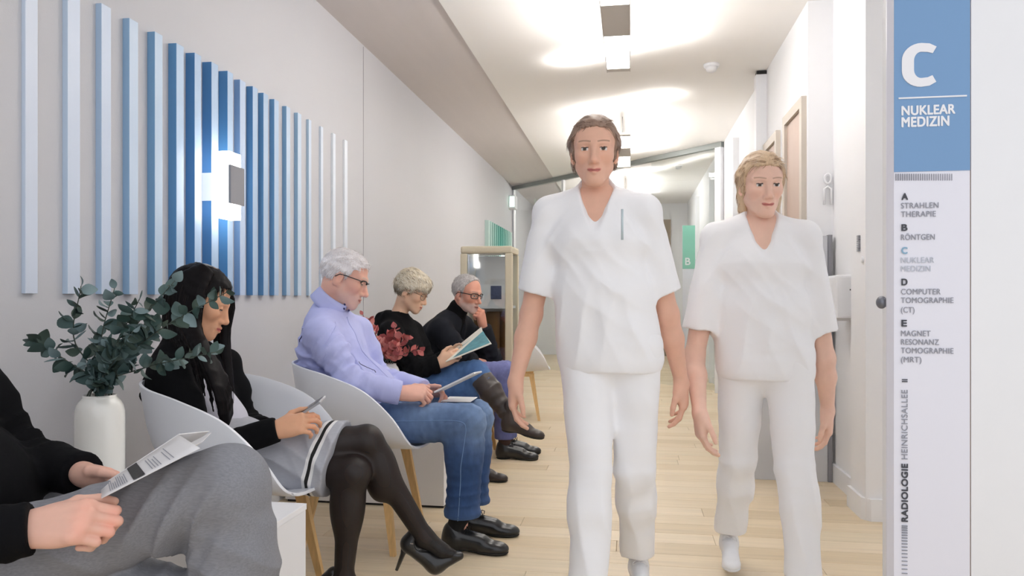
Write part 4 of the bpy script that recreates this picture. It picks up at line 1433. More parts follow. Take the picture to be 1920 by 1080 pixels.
M['grey_wool'] = mat('grey_wool_trousers', srgb(136, 137, 143), 0.85, var=0.15, vscale=110, stretch=(0.5, 3, 3), bump=0.08, bscale=500, wrinkle=0.2, wscale=7)
M['scrubs'] = mat('white_cotton', srgb(250, 250, 252), 0.7, var=0.012, vscale=12, bump=0.04, bscale=300, wrinkle=0.35, wscale=7)

def denim_col(J, base=(44, 74, 122), fade=(150, 178, 214)):
    def f(V_):
        C = np.tile(lin(base), (len(V_), 1))
        for sd in 'RL':
            a, b, c = J['hi' + sd], J['kn' + sd], J['an' + sd]
            q = b - V(0, 0, .01) + nrm(b - c) * .02
            m = 0.55 * np.exp(-(np.linalg.norm(V_ - lerp(a, b, .6) - V(0, 0, .07), axis=1) / .16) ** 2) + 0.6 * np.exp(-(np.linalg.norm(V_ - b - nrm(b - a) * .05, axis=1) / .10) ** 2)
            m += 0.25 * np.exp(-(np.linalg.norm(V_ - c, axis=1) / .08) ** 2)
            m = np.clip(m, 0, 0.8)
            C = C * (1 - m[:, None]) + lin(fade) * m[:, None]
        return C
    return f

def collar(parent, nb, axis, r, hgt, m, open_dir, gap=0.5, name='collar', lean=0.25, drop=0.03):
    """folded shirt collar around the neck, open towards open_dir"""
    axis = nrm(axis); od = nrm(open_dir - axis * np.dot(open_dir, axis)); sd = np.cross(axis, od)
    n = 36
    prof = [(r - .003, -.012), (r - .002, hgt * 0.55), (r + .001, hgt), (r + .006, hgt * 1.03), (r + .012, hgt * 0.75), (r + .018, hgt * 0.2 - drop * 0.2), (r + .021, -drop * 0.4)]
    V_, Qs = [], []
    for i in range(n + 1):
        a = gap + (2 * math.pi - 2 * gap) * i / n
        fr = abs(i / n - 0.5) * 2                     # 1 at the points of the collar
        for (rad, zz) in prof:
            ext = (drop * 1.0 * fr ** 4) if rad > r + .01 else 0
            V_.append(nb + (od * math.cos(a) + sd * math.sin(a)) * (rad * (1 + .12 * math.cos(a) * lean)) + axis * (zz - ext * (rad - r) / .021))
    k = len(prof)
    for i in range(n):
        for j in range(k - 1):
            Qs.append((i * k + j, (i + 1) * k + j, (i + 1) * k + j + 1, i * k + j + 1))
    me = me_py(name, V_, Qs)
    o = link(name, me, m, None, True)
    s = o.modifiers.new('thickness', 'SOLIDIFY'); s.thickness = .003; s.offset = 0
    return world_child(o, parent)

def seated(J):
    J['fwd'] = V(1, 0, 0)
    return J

def ear_origin(px, py, Y, yaw, pitch, scale, roll=0.0, e=.078):
    fr = head_frame((0, 0, 0), yaw, pitch, roll, scale)
    off = to_world(np.array([[-.008, -e, .0]]), fr)[0]
    return head_frame(P(px, py, Y) - off, yaw, pitch, roll, scale)

def add_head(fr, nb, skin, lips, brow, eye, beard=None, fem=0.0, gaze=0.4, h=.003, neck_r=.054, jaw=1.0, nose=1.0):
    p = head_prims(fem, jaw, nose)
    nl = to_local(nb, fr)
    p.append(rc((-.022, 0, -.045), lerp((-.022, 0, -.045), nl, 0.6), neck_r, neck_r * 1.0, .035))
    p.append(rc(lerp((-.022, 0, -.045), nl, 0.6), nl, neck_r * 1.0, neck_r * 1.1, .02))
    F, lo, hh = field(p, h)
    V_, Q = nets(F, lo, hh)
    V_ = relax(V_, Q, 1, 0.4)
    C = head_color(V_, skin, lips, brow, eye, beard, gaze, fem=fem)
    return to_world(V_, fr), Q, C

def hair_obj(parent, fr, pcs, m=None):
    V_, Q, C = join_pieces(pcs)
    me = me_np('hair', to_world(V_, fr), Q)
    set_col(me, np.clip(C, 0, 1))
    o = link('hair', me, m or M['hairm'])
    return world_child(o, parent)

def hidden_body(J, g=1.0, belly=0.0, arms='RL', legs='RL', h=.011, lr=(.078, .05, .036)):
    p = torso(J, g, -.008, belly=belly)
    for s in arms: p += arm(J, s, -.009)
    for s in legs: p += leg(J, s, -.010, lr)
    V_, Q = soft(p, h)
    return V_, Q

# ------------------------------------------------------------------ the man in the blue shirt
def man_blue():
    Y = 3.17
    pl = CH3
    J = seated(dict(pel=P(672, 785, Y), wai=P(652, 728, Y), che=P(622, 655, Y), nb=P(615, 592, Y),
                    shR=P(603, 630, 2.985), elR=P(656, 718, 2.935), wrR=P(752, 737, 3.0), hiR=P(685, 792, 3.08), knR=P(876, 792, 3.05), anR=P(866, 985, 3.055)))
    J['shL'] = J['shR'] + V(0.015, .37, .0); J['elL'] = P(708, 708, 3.42); J['wrL'] = P(795, 732, 3.27)
    J['hiL'] = P(690, 788, 3.27); J['knL'] = P(892, 783, 3.27); J['anL'] = P(885, 960, 3.27)
    t = empty('person', (J['pel'][0], Y, 0)); tag(t, 'seated white-haired man in a pale blue shirt holding a tablet', 'person')
    skin = (232, 180, 160)
    fr = ear_origin(635, 522, 3.09, math.radians(15), math.radians(20), 1.0)
    pcs = [add_head(fr, J['nb'] + V(.0, 0, -.02), skin, (196, 128, 118), (190, 180, 172), (70, 80, 90), ((214, 192, 184), 0.42), gaze=0.5, h=.0028, neck_r=.058)]
    hp, q = hand_prims(J['wrR'], nrm(V(.93, .22, .0)), nrm(V(-.05, -.62, .78)), 'R', 1.02, (.8, .9, 1.0, 1.1), (1.0, 1.0, 1.0, 1.0), (.75, .2, .2), J['elR'])
    V_, Q = soft(hp, .003); pcs.append((V_, Q, hand_col(V_, skin, [q(.13, y, -.02) for y in (-.03, -.01, .01, .03)])))
    hp, q = hand_prims(J['wrL'], nrm(V(.92, -.30, -.02)), nrm(V(-.1, .55, .8)), 'L', 1.0, (.6, .65, .7, .75), (.8, .8, .8, .8), (.55, -.15, 0.0), J['elL'])
    V_, Q = soft(hp, .003); pcs.append((V_, Q, hand_col(V_, skin, [q(.13, y, -.02) for y in (-.03, -.01, .01, .03)])))
    V_, Q = hidden_body(J, 1.02); pcs.append((V_, Q, const_col(V_, skin)))
    body_mesh(t, pcs, M['skin'])
    # shirt
    p = torso(J, 1.08, .008, 1.42, belly=.045) + arm(J, 'R', .010, (.062, .052, .040), .03, .97) + arm(J, 'L', .010, (.060, .050, .040), .03, .97)
    for sd in 'RL':
        p.append(cut(lerp(J['el' + sd], J['wr' + sd], .97), J['wr' + sd] - J['el' + sd], .075))
        p += joint_folds(J['sh' + sd], J['el' + sd], J['wr' + sd], .0065, .15, 120)
    p += [fold(J['wai'] + V(.06, -.1, .02), V(90, 30, 90), .010, .22, 1.0), fold(J['che'] + V(-.08, -.12, -.06), V(60, 30, 120), .009, .2, .3), fold(J['wai'] + V(-.08, -.12, .02), V(30, 60, 150), .009, .17, 2.2),
          fold(J['shR'] + V(.06, -.02, -.05), V(110, 0, -80), .008, .15, 0.0)]
    so = soft_obj('shirt', p, .0052, M['blue_shirt'], t, (.0022, 30, 5))
    sh = J['shR']
    seam_on(t, so, [sh + V(.05, .03, .06), sh + V(.055, -.03, .02), sh + V(.06, -.06, -.04), sh + V(.05, -.07, -.09)], M['blue_shirt'], .0016)
    seam_on(t, so, [P(557, 612, 3.0), P(556, 628, 3.0), P(556, 642, 3.0)], M['shirt_trim'], .0022)
    seam_on(t, so, [P(700, 655, 3.08), P(713, 663, 3.08), P(716, 675, 3.08)], M['shirt_trim'], .0015)
    seam_on(t, so, [P(655, 592, 3.15), P(690, 632, 3.14), P(722, 672, 3.13), P(745, 705, 3.13)], M['blue_shirt'], .0022)
    collar(t, P(619, 570, Y), V(.60, 0, .80), .073, .044, M['blue_shirt'], V(1, 0, -.5), .30, drop=.04)
    # buttons at the collar points
    for k, (px, py, Yb) in enumerate(((645, 571, 3.085), (654, 574, 3.12), (646, 563, 3.09))):
        o = lathe('button', [(.005, 0), (.005, .002), (.003, .003)], M['shirt_trim'], None, 10)
        c = P(px, py + 8, Yb); o.location = tuple(c); o.rotation_euler = (math.radians(70), 0, math.radians(60)); world_child(o, t)
    for sd, rr_ in (('R', .044), ('L', .043)):
        a, b = J['el' + sd], J['wr' + sd]; u = nrm(b - a)
        soft_obj('cuff', [rc(lerp(a, b, .80), lerp(a, b, 1.01), rr_ + .008, rr_ + .005, .002), cut(lerp(a, b, .99), u, .09), cut(lerp(a, b, .76), -u, .09)], .004, M['blue_shirt'], t, (.0012, 60, 3))
    # jeans
    rj = (.093, .078, .072)
    p = leg(J, 'R', 0, rj, .04, .006) + leg(J, 'L', 0, rj, .04, .006) + [el(J['pel'] + V(0, 0, -.005), (.13, .175, .11), .05)]
    for sd in 'RL':
        p.append(rc(lerp(J['kn' + sd], J['an' + sd], .9), J['an' + sd] + (J['an' + sd] - J['kn' + sd]) * .1, .074, .070, .02))
        p.append(cut(J['an' + sd] + V(0, 0, .040), V(0, 0, -1), .16))
        p += joint_folds(J['hi' + sd], J['kn' + sd], J['an' + sd], .006, .12, 180)
        p.append(fold(lerp(J['kn' + sd], J['an' + sd], .75), V(0, 0, 150), .005, .16, 1.0))
    jo = soft_obj('jeans', p, .0056, M['denim'], t, (.002, 40, 9), colf=denim_col(J))
    kn, an, hi = J['knR'], J['anR'], J['hiR']
    seam_on(t, jo, [hi + V(.10, -.094, .02), lerp(hi, kn, .4) + V(0, -.0905, .02), lerp(hi, kn, .6) + V(0, -.088, .02), lerp(hi, kn, .85) + V(0, -.083, .022), kn + V(.0, -.081, .012), kn + V(.012, -.081, -.02), lerp(kn, an, .2) + V(.008, -.0805, 0), lerp(kn, an, .4) + V(0, -.079, 0), lerp(kn, an, .6) + V(0, -.078, 0), lerp(kn, an, .8) + V(0, -.078, 0), an + V(0, -.076, .02)], M['seam'], .0017)
    # socks and shoes
    for sd, hp_, L in (('R', PZ(826, 1034, 0), .29), ('L', PZ(855, 1004, 0), .285)):
        hl = V(hp_[0], J['an' + sd][1], 0)
        hl[0] = hp_[0]
        soft_obj('sock', [rc(J['an' + sd] + V(0, 0, .07), V(hl[0] + .055, hl[1], .07), .046, .036, .02)], .005, M['sock'], t)
        shoe(t, hl, V(1, -.04 if sd == 'R' else .06, 0), V(0, 0, 1), L, M['black_leather'], M['sole_black'], m_lace=M['sock'])
    # hair, glasses
    rs = np.random.RandomState(4)
    line = [(-.13, -.055), (-.085, -.055), (-.045, -.03), (-.03, .005), (-.015, .035), (.012, .030), (.020, .012), (.030, .030), (.045, .062), (.062, .072), (.085, .088), (.12, .10)]
    hv, hq = hair_cap(line, .005, .002, .003, (.002, 150, 2))
    cols = [(246, 243, 244), (238, 232, 232), (226, 218, 217), (252, 250, 251)]
    hc = const_col(hv, (240, 235, 236))
    sv, sq, sc = strands(hv, hq, 5200, lambda p_, n_: np.stack([np.where(p_[:, 2] > .06, 0.75, -0.35), p_[:, 1] * 2, np.where(p_[:, 2] > .06, .2, -1.0)], 1), .026, .0011, .005, rs, cols)
    hair_obj(t, fr, [(hv, hq, hc), (sv, sq, sc)])
    glasses(t, fr, M['dark'], .026, .014, .0022, True, 3.0, .012)
    return J
JB = man_blue()
# tablet in his hands
def slab(name, c, u, w, lu, lw, th, m, label, cat, screen=None):
    u = nrm(u); w = nrm(w - u * np.dot(u, w)); n = np.cross(u, w)
    if n[2] < 0: n = -n
    t = empty(name, tuple(c)); tag(t, label, cat)
    R = Matrix(np.stack([u, np.cross(n, u), n], 1).tolist()).to_4x4()
    t.rotation_euler = R.to_euler()
    o = box('case', (-lu / 2, -lw / 2, -th / 2), (lu / 2, lw / 2, th / 2), m, t, min(.0025, th * .4))
    if screen is not None:
        box('screen', (-lu / 2 + .008, -lw / 2 + .006, th / 2), (lu / 2 - .008, lw / 2 - .006, th / 2 + .0006), screen, t)
    return t
M['tab'] = mat('silver_white_case', srgb(232, 234, 238), 0.3, var=0.01)
M['scr'] = mat('dark_screen', srgb(40, 44, 54), 0.1)
a, b = P(818, 733, 3.13), P(893, 697, 3.13)
slab('tablet', (a + b) / 2 + V(0, .04, -.006), b - a, V(-.2, .96, -.16), np.linalg.norm(b - a), .15, .008, M['tab'], 'slim silver tablet held by the man in the blue shirt', 'tablet', M['scr'])
a, b = P(838, 749, 3.22), P(886, 750, 3.22)
slab('paper_sheet', (a + b) / 2 + V(0, .0, .002), b - a, V(0, 1, 0), .13, .16, .002, M['white_matte'], 'folded pale sheet lying on the blue-shirted man\'s knees', 'paper')

# ------------------------------------------------------------------ the woman with long black hair
def woman_skirt():
    Y = 2.40
    J = seated(dict(pel=V(-1.39, Y, .535), wai=P(385, 795, Y), che=P(352, 725, Y), nb=P(342, 655, Y),
                    shR=P(317, 702, 2.25), elR=P(388, 846, 2.20), wrR=P(520, 805, 2.26), hiR=V(-1.38, 2.33, .54), knR=P(684, 828, 2.455), anR=P(796, 1008, 2.55)))
    J['shL'] = J['shR'] + V(.02, .30, 0); J['elL'] = V(-1.42, 2.60, .585); J['wrL'] = P(528, 814, 2.42)
    J['hiL'] = V(-1.38, 2.48, .525); J['knL'] = P(660, 887, 2.385); J['anL'] = J['knL'] + V(-.03, .0, -.355)
    t = empty('person', (-1.2, Y, 0)); tag(t, 'seated woman with long black hair and grey skirt looking at a phone', 'person')
    skin = (226, 172, 138)
    fr = ear_origin(358, 567, 2.335, math.radians(20), math.radians(21), .96, 0.0, .074)
    pcs = [add_head(fr, J['nb'] + V(0, 0, -.02), skin, (196, 100, 98), (44, 32, 30), (40, 28, 24), None, 1.0, .55, .0028, .047, .92, .82)]
    hp, q = hand_prims(J['wrR'], nrm(V(.90, .25, .22)), nrm(V(.0, -.80, .55)), 'R', .90, (.45, .5, .6, .7), (.7, .8, .8, .8), (.8, .1, .2), J['elR'])
    V_, Q = soft(hp, .0028); pcs.append((V_, Q, hand_col(V_, skin, [q(.12, y, -.02) for y in (-.03, 0, .03)])))
    hp, q = hand_prims(J['wrL'], nrm(V(.92, -.25, .15)), nrm(V(.1, .5, -.8)), 'L', .90, (.5, .5, .5, .5), (.6, .6, .6, .6), (.6, .2, 0), J['elL'])
    V_, Q = soft(hp, .0032); pcs.append((V_, Q, hand_col(V_, skin, [])))
    V_, Q = hidden_body(J, .84, lr=(.070, .048, .032), legs=''); pcs.append((V_, Q, const_col(V_, skin)))
    # bare legs under the tights
    LR_ = (.076, .0545, .0315)
    p = leg(J, 'R', -.0025, LR_, .02, .010) + leg(J, 'L', -.0025, LR_, .02, .010)
    V_, Q = soft(p, .008); pcs.append((V_, Q, const_col(V_, (214, 160, 138))))
    body_mesh(t, pcs, M['skin'])
    # tights
    toeR = P(862, 1044, 2.57)
    p = []
    for sd in 'RL':
        p += leg(J, sd, 0, LR_, .02, .010)
        p.append(el(J['kn' + sd] + nrm(J['kn' + sd] - J['hi' + sd]) * .012, (.047, .047, .05), .03))
    p += [rc(J['anR'], lerp(J['anR'], toeR, .50) + V(0, 0, -.012), .033, .026, .02), rc(lerp(J['anR'], toeR, .50) + V(0, 0, -.012), lerp(J['anR'], toeR, .85) + V(0, 0, -.004), .026, .016, .01)]
    p += [rc(J['anL'], V(J['anL'][0] + .07, J['anL'][1], .06), .033, .026, .02)]
    soft_obj('tights', p, .0052, M['tights'], t)
    # high heeled pumps
    def pump(an, toe, up):
        d = nrm(toe - an)
        h0 = an - d * .035 - up * .055
        dn = -up
        L = np.linalg.norm(toe - h0)
        ball = h0 + d * L * .62 + dn * .022
        pp = [rc(h0 + up * .015, h0 + up * .045, .030, .027, .01), rc(h0 + up * .008, ball + up * .012, .030, .032, .02), rc(ball + up * .012, toe + up * .002, .032, .013, .02), el(toe - d * .015, (.022, .018, .012), .01)]
        ft = [rc(an + up * .03, an - up * .02, .034, .030, .01, op='-'), rc(an - up * .015, lerp(an, toe, .62) + up * .030, .030, .024, .01, op='-')]
        o = soft_obj('pump', pp + ft, .0035, M['black_leather'], t)
        hb = h0 - d * .012
        bm = bmesh.new(); bm_tube(bm, [tuple(hb + up * .01), tuple(hb + dn * .035 + d * .008), tuple(hb + dn * .098 + d * .016)], [.020, .009, .0055], 10)
        o2 = bm_obj('heel', bm, M['black_leather'], None, True); world_child(o2, o)
        o3 = box('buckle', (-.012, -.001, -.002), (.012, .001, .002), M['chrome'], None); o3.location = tuple(h0 + V(.015, -.031, .02)); world_child(o3, o)
    dR = nrm(toeR - J['anR'])
    upR = nrm(V(.55, 0, 1) - dR * np.dot(V(.55, 0, 1), dR))
    pump(J['anR'], toeR, upR)
    toeL = V(J['anL'][0] + .165, J['anL'][1] - .01, .012)
    dL = nrm(toeL - J['anL']); pump(J['anL'], toeL, nrm(V(.4, 0, 1) - dL * np.dot(V(.4, 0, 1), dL)))
    # skirt
    HM = lerp(J['hiR'], J['knR'], .86); hn = nrm(V(1, 0, -.22))
    hemp = (P(648, 800, 2.4) + P(592, 936, 2.33)) / 2
    p = [rc(J['hiR'], lerp(J['hiR'], J['knR'], 1.0), .098, .074, .06), rc(J['hiL'], lerp(J['hiL'], J['knL'], 1.0), .095, .078, .06), el(J['pel'], (.125, .165, .115), .06),
         rc(lerp(J['hiR'], J['knR'], .5) + V(0, -.015, -.06), lerp(J['hiR'], J['knR'], 1.0) + V(-.02, -.045, -.085), .085, .085, .06),
         fold(lerp(J['hiR'], J['knR'], .4) + V(0, -.08, 0), V(60, 20, 90), .008, .2, .3), fold(lerp(J['hiR'], J['knR'], .8) + V(0, -.1, -.03), V(70, 0, 60), .006, .14, 1.3), cut(hemp, hn, .5)]
    so = soft_obj('skirt', p, .0048, M['skirt'], t, (.0015, 40, 2))
    co = np.zeros(len(so.data.vertices) * 3, np.float32); so.data.vertices.foreach_get('co', co)
    at = so.data.attributes.new('hem', 'FLOAT', 'POINT')
    at.data.foreach_set('value', (-(co.reshape(-1, 3) - hemp) @ hn).astype(np.float32))
    # pale top and black cardigan
    soft_obj('top', torso(J, .90, -.001, 1.38) + [el(J['che'] + V(.065, -.01, -.055), (.075, .115, .085), .04), el(J['wai'] + V(.045, 0, .0), (.09, .12, .10), .04)], .006, mat('pale_grey_top', srgb(208, 208, 220), 0.8, bump=0.1, bscale=200), t, (.002, 50, 1))
    p = torso(J, .93, .006, 1.42) + arm(J, 'R', .006, (.052, .044, .034), .03, 1.0) + arm(J, 'L', .006, (.052, .044, .034), .03, 1.0)
    for sd in 'RL':
        p.append(cut(lerp(J['el' + sd], J['wr' + sd], 1.0), J['wr' + sd] - J['el' + sd], .07))
        p += joint_folds(J['sh' + sd], J['el' + sd], J['wr' + sd], .005, .11, 190)
    ft = J['fwd']
    p += [rc(J['nb'] + V(.09, .0, -.05), J['che'] + V(.13, .01, 0), .05, .07, .01, op='-'), rc(J['che'] + V(.13, .0, 0), J['pel'] + V(.15, .0, .08), .075, .12, .01, op='-'), fold(J['che'] + V(-.05, -.1, -.08), V(40, 20, 120), .006, .18, .4)]
    soft_obj('cardigan', p, .0056, M['black_cloth'], t, (.002, 40, 8))
    # hair: cap plus long locks falling over the shoulder and chest
    rs = np.random.RandomState(8)
    line = [(-.16, -.11), (-.06, -.11), (-.03, -.08), (.0, -.055), (.016, -.03), (.032, .03), (.052, .066), (.074, .086), (.12, .10)]
    hv, hq = hair_cap(line, .009, .004, .003, (.0012, 170, 3), back=.004)
    hv = to_world(hv, fr)
    cols = [(14, 12, 13), (22, 18, 19), (10, 9, 10), (40, 30, 28)]
    hc = const_col(hv, (20, 17, 19))
    G = []   # guides in photo px: [(px, py, Y)...], spread, radius
    near = [[(378, 500, 2.37), (338, 525, 2.32), (328, 590, 2.315), (332, 630, 2.30), (338, 660, 2.27)],
            [(380, 502, 2.36), (358, 540, 2.315), (348, 610, 2.295), (376, 665, 2.225), (404, 735, 2.205), (416, 800, 2.23)],
            [(388, 507, 2.36), (373, 545, 2.315), (362, 610, 2.30), (386, 665, 2.24), (418, 740, 2.235), (428, 795, 2.25)],
            [(394, 514, 2.36), (378, 550, 2.32), (369, 612, 2.305), (390, 655, 2.27), (426, 715, 2.27), (436, 775, 2.28)],
            [(372, 498, 2.38), (322, 545, 2.36), (312, 620, 2.37), (312, 660, 2.37)],
            [(368, 495, 2.43), (322, 530, 2.45), (312, 600, 2.45), (312, 660, 2.44)]]
    far = [[(405, 512, 2.46), (426, 560, 2.50), (416, 620, 2.50), (424, 690, 2.48), (434, 760, 2.46), (440, 800, 2.45)],
           [(408, 510, 2.46), (432, 565, 2.51), (424, 625, 2.51), (430, 690, 2.49), (440, 780, 2.47)],
           [(404, 510, 2.46), (420, 565, 2.51), (408, 640, 2.51), (416, 700, 2.48), (430, 770, 2.47)]]
    allp, rib = [], []
    cc = np.array([lin(c) for c in cols])
    def centre(g_):
        base = np.array([P(*q_) for q_ in g_]); tt = np.linspace(0, 1, len(base))
        return catm([(tt[i], *base[i]) for i in range(len(base))], 14)
    sheets = [[near[4], near[0], near[1], near[2], near[3]], [near[5], near[4]], [far[2], far[0], far[1]]]
    for si, sh_ in enumerate(sheets):
        cs = [centre(g_) for g_ in sh_]
        nsub = 5
        for ci in range(len(cs) - 1):
            for q_ in range(nsub if ci < len(cs) - 2 else nsub + 1):
                cen = lerp(cs[ci], cs[ci + 1], q_ / nsub)
                rad = np.interp(np.linspace(0, 1, 14), [0, .2, .6, 1], [.008, .0105, .0095, .003])
                for i in range(13): allp.append(rc(cen[i], cen[i + 1], rad[i], rad[i + 1], .010))
                for j in range(34):
                    th = rs.uniform(0, 2 * math.pi); rr_ = rs.uniform(1.15, 1.6)
                    o_ = V(math.cos(th), math.sin(th), 0) * rr_
                    w_ = rs.uniform(.0007, .0014)
                    cut_ = rs.randint(10, 15)
                    path = [cen[i] + o_ * rad[i] * (1 if i < 11 else 1.6) + rs.normal(size=3) * .0006 for i in range(cut_ - 1)]
                    rib.append((np.array(path), w_, cc[rs.randint(0, 4)]))
    lv, lq = soft(allp, .0035, it=1)
    lc = const_col(lv, (16, 13, 15))
    RV, RQ, RC_ = [], [], []
    nn_ = 0
    for path, w_, c_ in rib:
        m_ = len(path)
        tg = np.gradient(path, axis=0)
        sd_ = np.cross(tg, V(.45, -.9, .1)); sd_ /= np.maximum(1e-9, np.linalg.norm(sd_, axis=1))[:, None]
        ww = (w_ * np.linspace(1, .3, m_))[:, None]
        RV.append(np.stack([path - sd_ * ww, path + sd_ * ww], 1).reshape(-1, 3))
        b_ = np.arange(m_ - 1)[:, None] * 2 + nn_
        RQ.append(b_ + np.array([[0, 1, 3, 2]])); RC_.append(np.tile(c_, (2 * m_, 1))); nn_ += 2 * m_
    rv, rq, rcol = np.concatenate(RV), np.concatenate(RQ), np.concatenate(RC_)
    sv, sq, sc = strands(hv, hq, 2600, lambda p_, n_: np.tile(V(-.35, 0, -1.0), (len(p_), 1)) + V(0, 0, 0), .045, .0011, .0015, rs, cols, .15)
    V_, Q, C = join_pieces([(hv, hq, hc), (lv, lq, lc), (sv, sq, sc), (rv, rq, rcol)])
    me = me_np('hair', V_, Q); set_col(me, C)
    world_child(link('hair', me, M['hair_black']), t)
    # the pale parting
    ptl = [(-.02, -.004, .142), (.02, -.006, .1395), (.055, -.008, .124), (.078, -.01, .104)]
    world_child(tube('parting', [tuple(to_world(np.array([q_]), fr)[0]) for q_ in ptl], .0022, mat('scalp', srgb(206, 160, 130), 0.6), None, 6), t)
    return J
M['hair_black'] = mat('black_hair', srgb(20, 16, 18), 0.5, attr=True, var=0.2, vscale=40, stretch=(9, 9, 1.2), spec=0.12)
JW = woman_skirt()
a, b = P(556, 780, 2.33), P(598, 753, 2.33)
slab('smartphone', (a + b) / 2, b - a, V(-.3, .9, .05), .125, .066, .008, mat('phone_grey', srgb(176, 176, 180), 0.3, metal=0.4), 'grey smartphone held by the woman with long hair', 'phone', M['scr'])

# ------------------------------------------------------------------ the short-haired blonde woman
M['boot'] = mat('dark_brown_leather', srgb(58, 48, 44), 0.4, var=0.25, vscale=14, bump=0.25, bscale=30, coat=0.1)
def woman_blonde():
    Y = 4.30
    J = seated(dict(pel=V(-1.26, Y, .545), wai=P(768, 700, Y), che=P(748, 650, Y), nb=P(743, 600, Y),
                    shR=P(732, 628, 4.12), elR=P(778, 694, 4.15), wrR=P(824, 681, 4.19), hiR=V(-1.24, 4.22, .55), knR=P(890, 728, 4.24), anR=P(886, 856, 4.26)))
    J['shL'] = J['shR'] + V(.02, .34, 0); J['elL'] = P(805, 690, 4.5); J['wrL'] = P(838, 672, 4.36)
    J['hiL'] = V(-1.24, 4.38, .56); J['knL'] = P(893, 697, 4.20); J['anL'] = P(956, 782, 4.12)
    t = empty('person', (-1.2, Y, 0)); tag(t, 'seated blonde short-haired woman in a black hoodie reading a magazine', 'person')
    skin = (232, 190, 160)
    fr = ear_origin(761, 547, 4.225, math.radians(2), math.radians(22), .94, 0.0, .074)
    pcs = [add_head(fr, J['nb'] + V(0, 0, -.02), skin, (196, 120, 112), (150, 116, 80), (70, 80, 80), None, 1.0, .5, .0035, .046, .92, .8)]
    hp, q = hand_prims(J['wrR'], nrm(V(.85, .2, .45)), nrm(V(-.1, -.9, .1)), 'R', .92, (.5, .6, .7, .8), (.6, .7, .7, .7), (.7, -.1, .2), J['elR'])
    V_, Q = soft(hp, .0035); pcs.append((V_, Q, hand_col(V_, skin, [])))
    hp, q = hand_prims(J['wrL'], nrm(V(.9, -.2, .3)), nrm(V(-.1, .7, -.4)), 'L', .92, (.5, .5, .5, .5), (.6, .6, .6, .6), (.6, .1, 0), J['elL'])
    V_, Q = soft(hp, .004); pcs.append((V_, Q, hand_col(V_, skin, [])))
    V_, Q = hidden_body(J, .9); pcs.append((V_, Q, const_col(V_, skin)))
    body_mesh(t, pcs, M['skin'])
    p = torso(J, .98, .012, 1.42, neck=True) + arm(J, 'R', .014, (.058, .050, .040), .03, .98) + arm(J, 'L', .014, (.058, .050, .040), .03, .98)
    for sd in 'RL':
        p.append(cut(lerp(J['el' + sd], J['wr' + sd], .98), J['wr' + sd] - J['el' + sd], .08))
        p += joint_folds(J['sh' + sd], J['el' + sd], J['wr' + sd], .009, .14, 140)
    # hood lying on the back
    p += [el(J['nb'] + V(-.055, 0, -.01), (.075, .115, .055), .03), rc(J['nb'] + V(-.03, -.085, .02), J['nb'] + V(.07, -.06, -.05), .035, .026, .02), rc(J['nb'] + V(-.03, .085, .02), J['nb'] + V(.07, .06, -.05), .035, .026, .02),
          rc(J['nb'] + V(-.075, -.06, .018), J['nb'] + V(-.075, .06, .018), .030, .030, .02), el(J['nb'] + V(.0, 0, .06), (.055, .055, .06), .01, '-'), fold(J['che'] + V(0, -.12, 0), V(90, 20, 90), .010, .2, .5)]
    soft_obj('hoodie', p, .0068, M['black_cloth'], t, (.003, 35, 3))
    rj = (.086, .068, .05)
    p = leg(J, 'R', 0, rj, .04, 0, .35) + leg(J, 'L', 0, rj, .04, 0, .25) + [el(J['pel'], (.125, .165, .11), .05)]
    for sd in 'RL': p += joint_folds(J['hi' + sd], J['kn' + sd], J['an' + sd], .006, .11, 190)
    soft_obj('jeans', p, .0068, M['denim'], t, (.002, 40, 4), colf=denim_col(J, (38, 68, 116), (88, 126, 178)))
    # tall boots
    for sd in 'LR':
        k, a = J['kn' + sd], J['an' + sd]
        p = [rc(lerp(k, a, .10), lerp(k, a, .45), .066, .064, .02), rc(lerp(k, a, .45), a, .064, .045, .03), cut(lerp(k, a, .16), k - a, .2)] + [fold(lerp(k, a, u_), nrm(a - k) * 110, .005, .12, u_ * 5) for u_ in (.5, .85)]
        if sd == 'L':
            d = nrm(P(1020, 806, 4.07) - a - V(0, 0, -.03)); hl = a - d * .055 + V(.0, 0, -.085)
            upv = nrm(V(-.1, 0, 1))
        else:
            d = V(1, -.05, 0); hl = V(a[0] - .05, a[1], 0.0); upv = V(0, 0, 1)
        soft_obj('boot_shaft', p, .0055, M['boot'], t, (.002, 40, 6))
        shoe(t, hl, d, upv, .262, M['boot'], M['sole_black'], 'boot_foot', 'boot', False, .0045)
    rs = np.random.RandomState(14)
    line = [(-.13, -.035), (-.085, -.035), (-.045, -.02), (-.03, .0), (-.012, .033), (.014, .022), (.022, .004), (.030, .022), (.05, .044), (.066, .040), (.082, .046), (.12, .052)]
    hv, hq = hair_cap(line, .014, .012, .0032, (.0025, 130, 2), extra=[el((.055, 0, .085), (.055, .062, .042), .03), el((.085, -.005, .072), (.022, .055, .028), .02)])
    dark = np.clip((.03 - hv[:, 2]) / .05, 0, 1)[:, None] * np.clip((.03 - hv[:, 0]) / .05, 0, 1)[:, None]
    hc = const_col(hv, (222, 210, 186)) * (1 - dark) + lin((108, 92, 70)) * dark
    cols = [(236, 228, 210), (222, 210, 186), (190, 174, 146), (244, 238, 226), (160, 142, 114)]
    sv, sq, sc = strands(hv, hq, 4200, lambda p_, n_: np.stack([np.where(p_[:, 2] > .05, 1.0, .25), p_[:, 1] * 4, np.where(p_[:, 0] > .04, -1.2, -.35)], 1), .042, .0014, .005, rs, cols, .18)
    sd_ = np.clip((.03 - sv[:, 2]) / .05, 0, 1)[:, None] * np.clip((.03 - sv[:, 0]) / .05, 0, 1)[:, None] * .8
    sc = sc * (1 - sd_) + lin((98, 82, 62)) * sd_
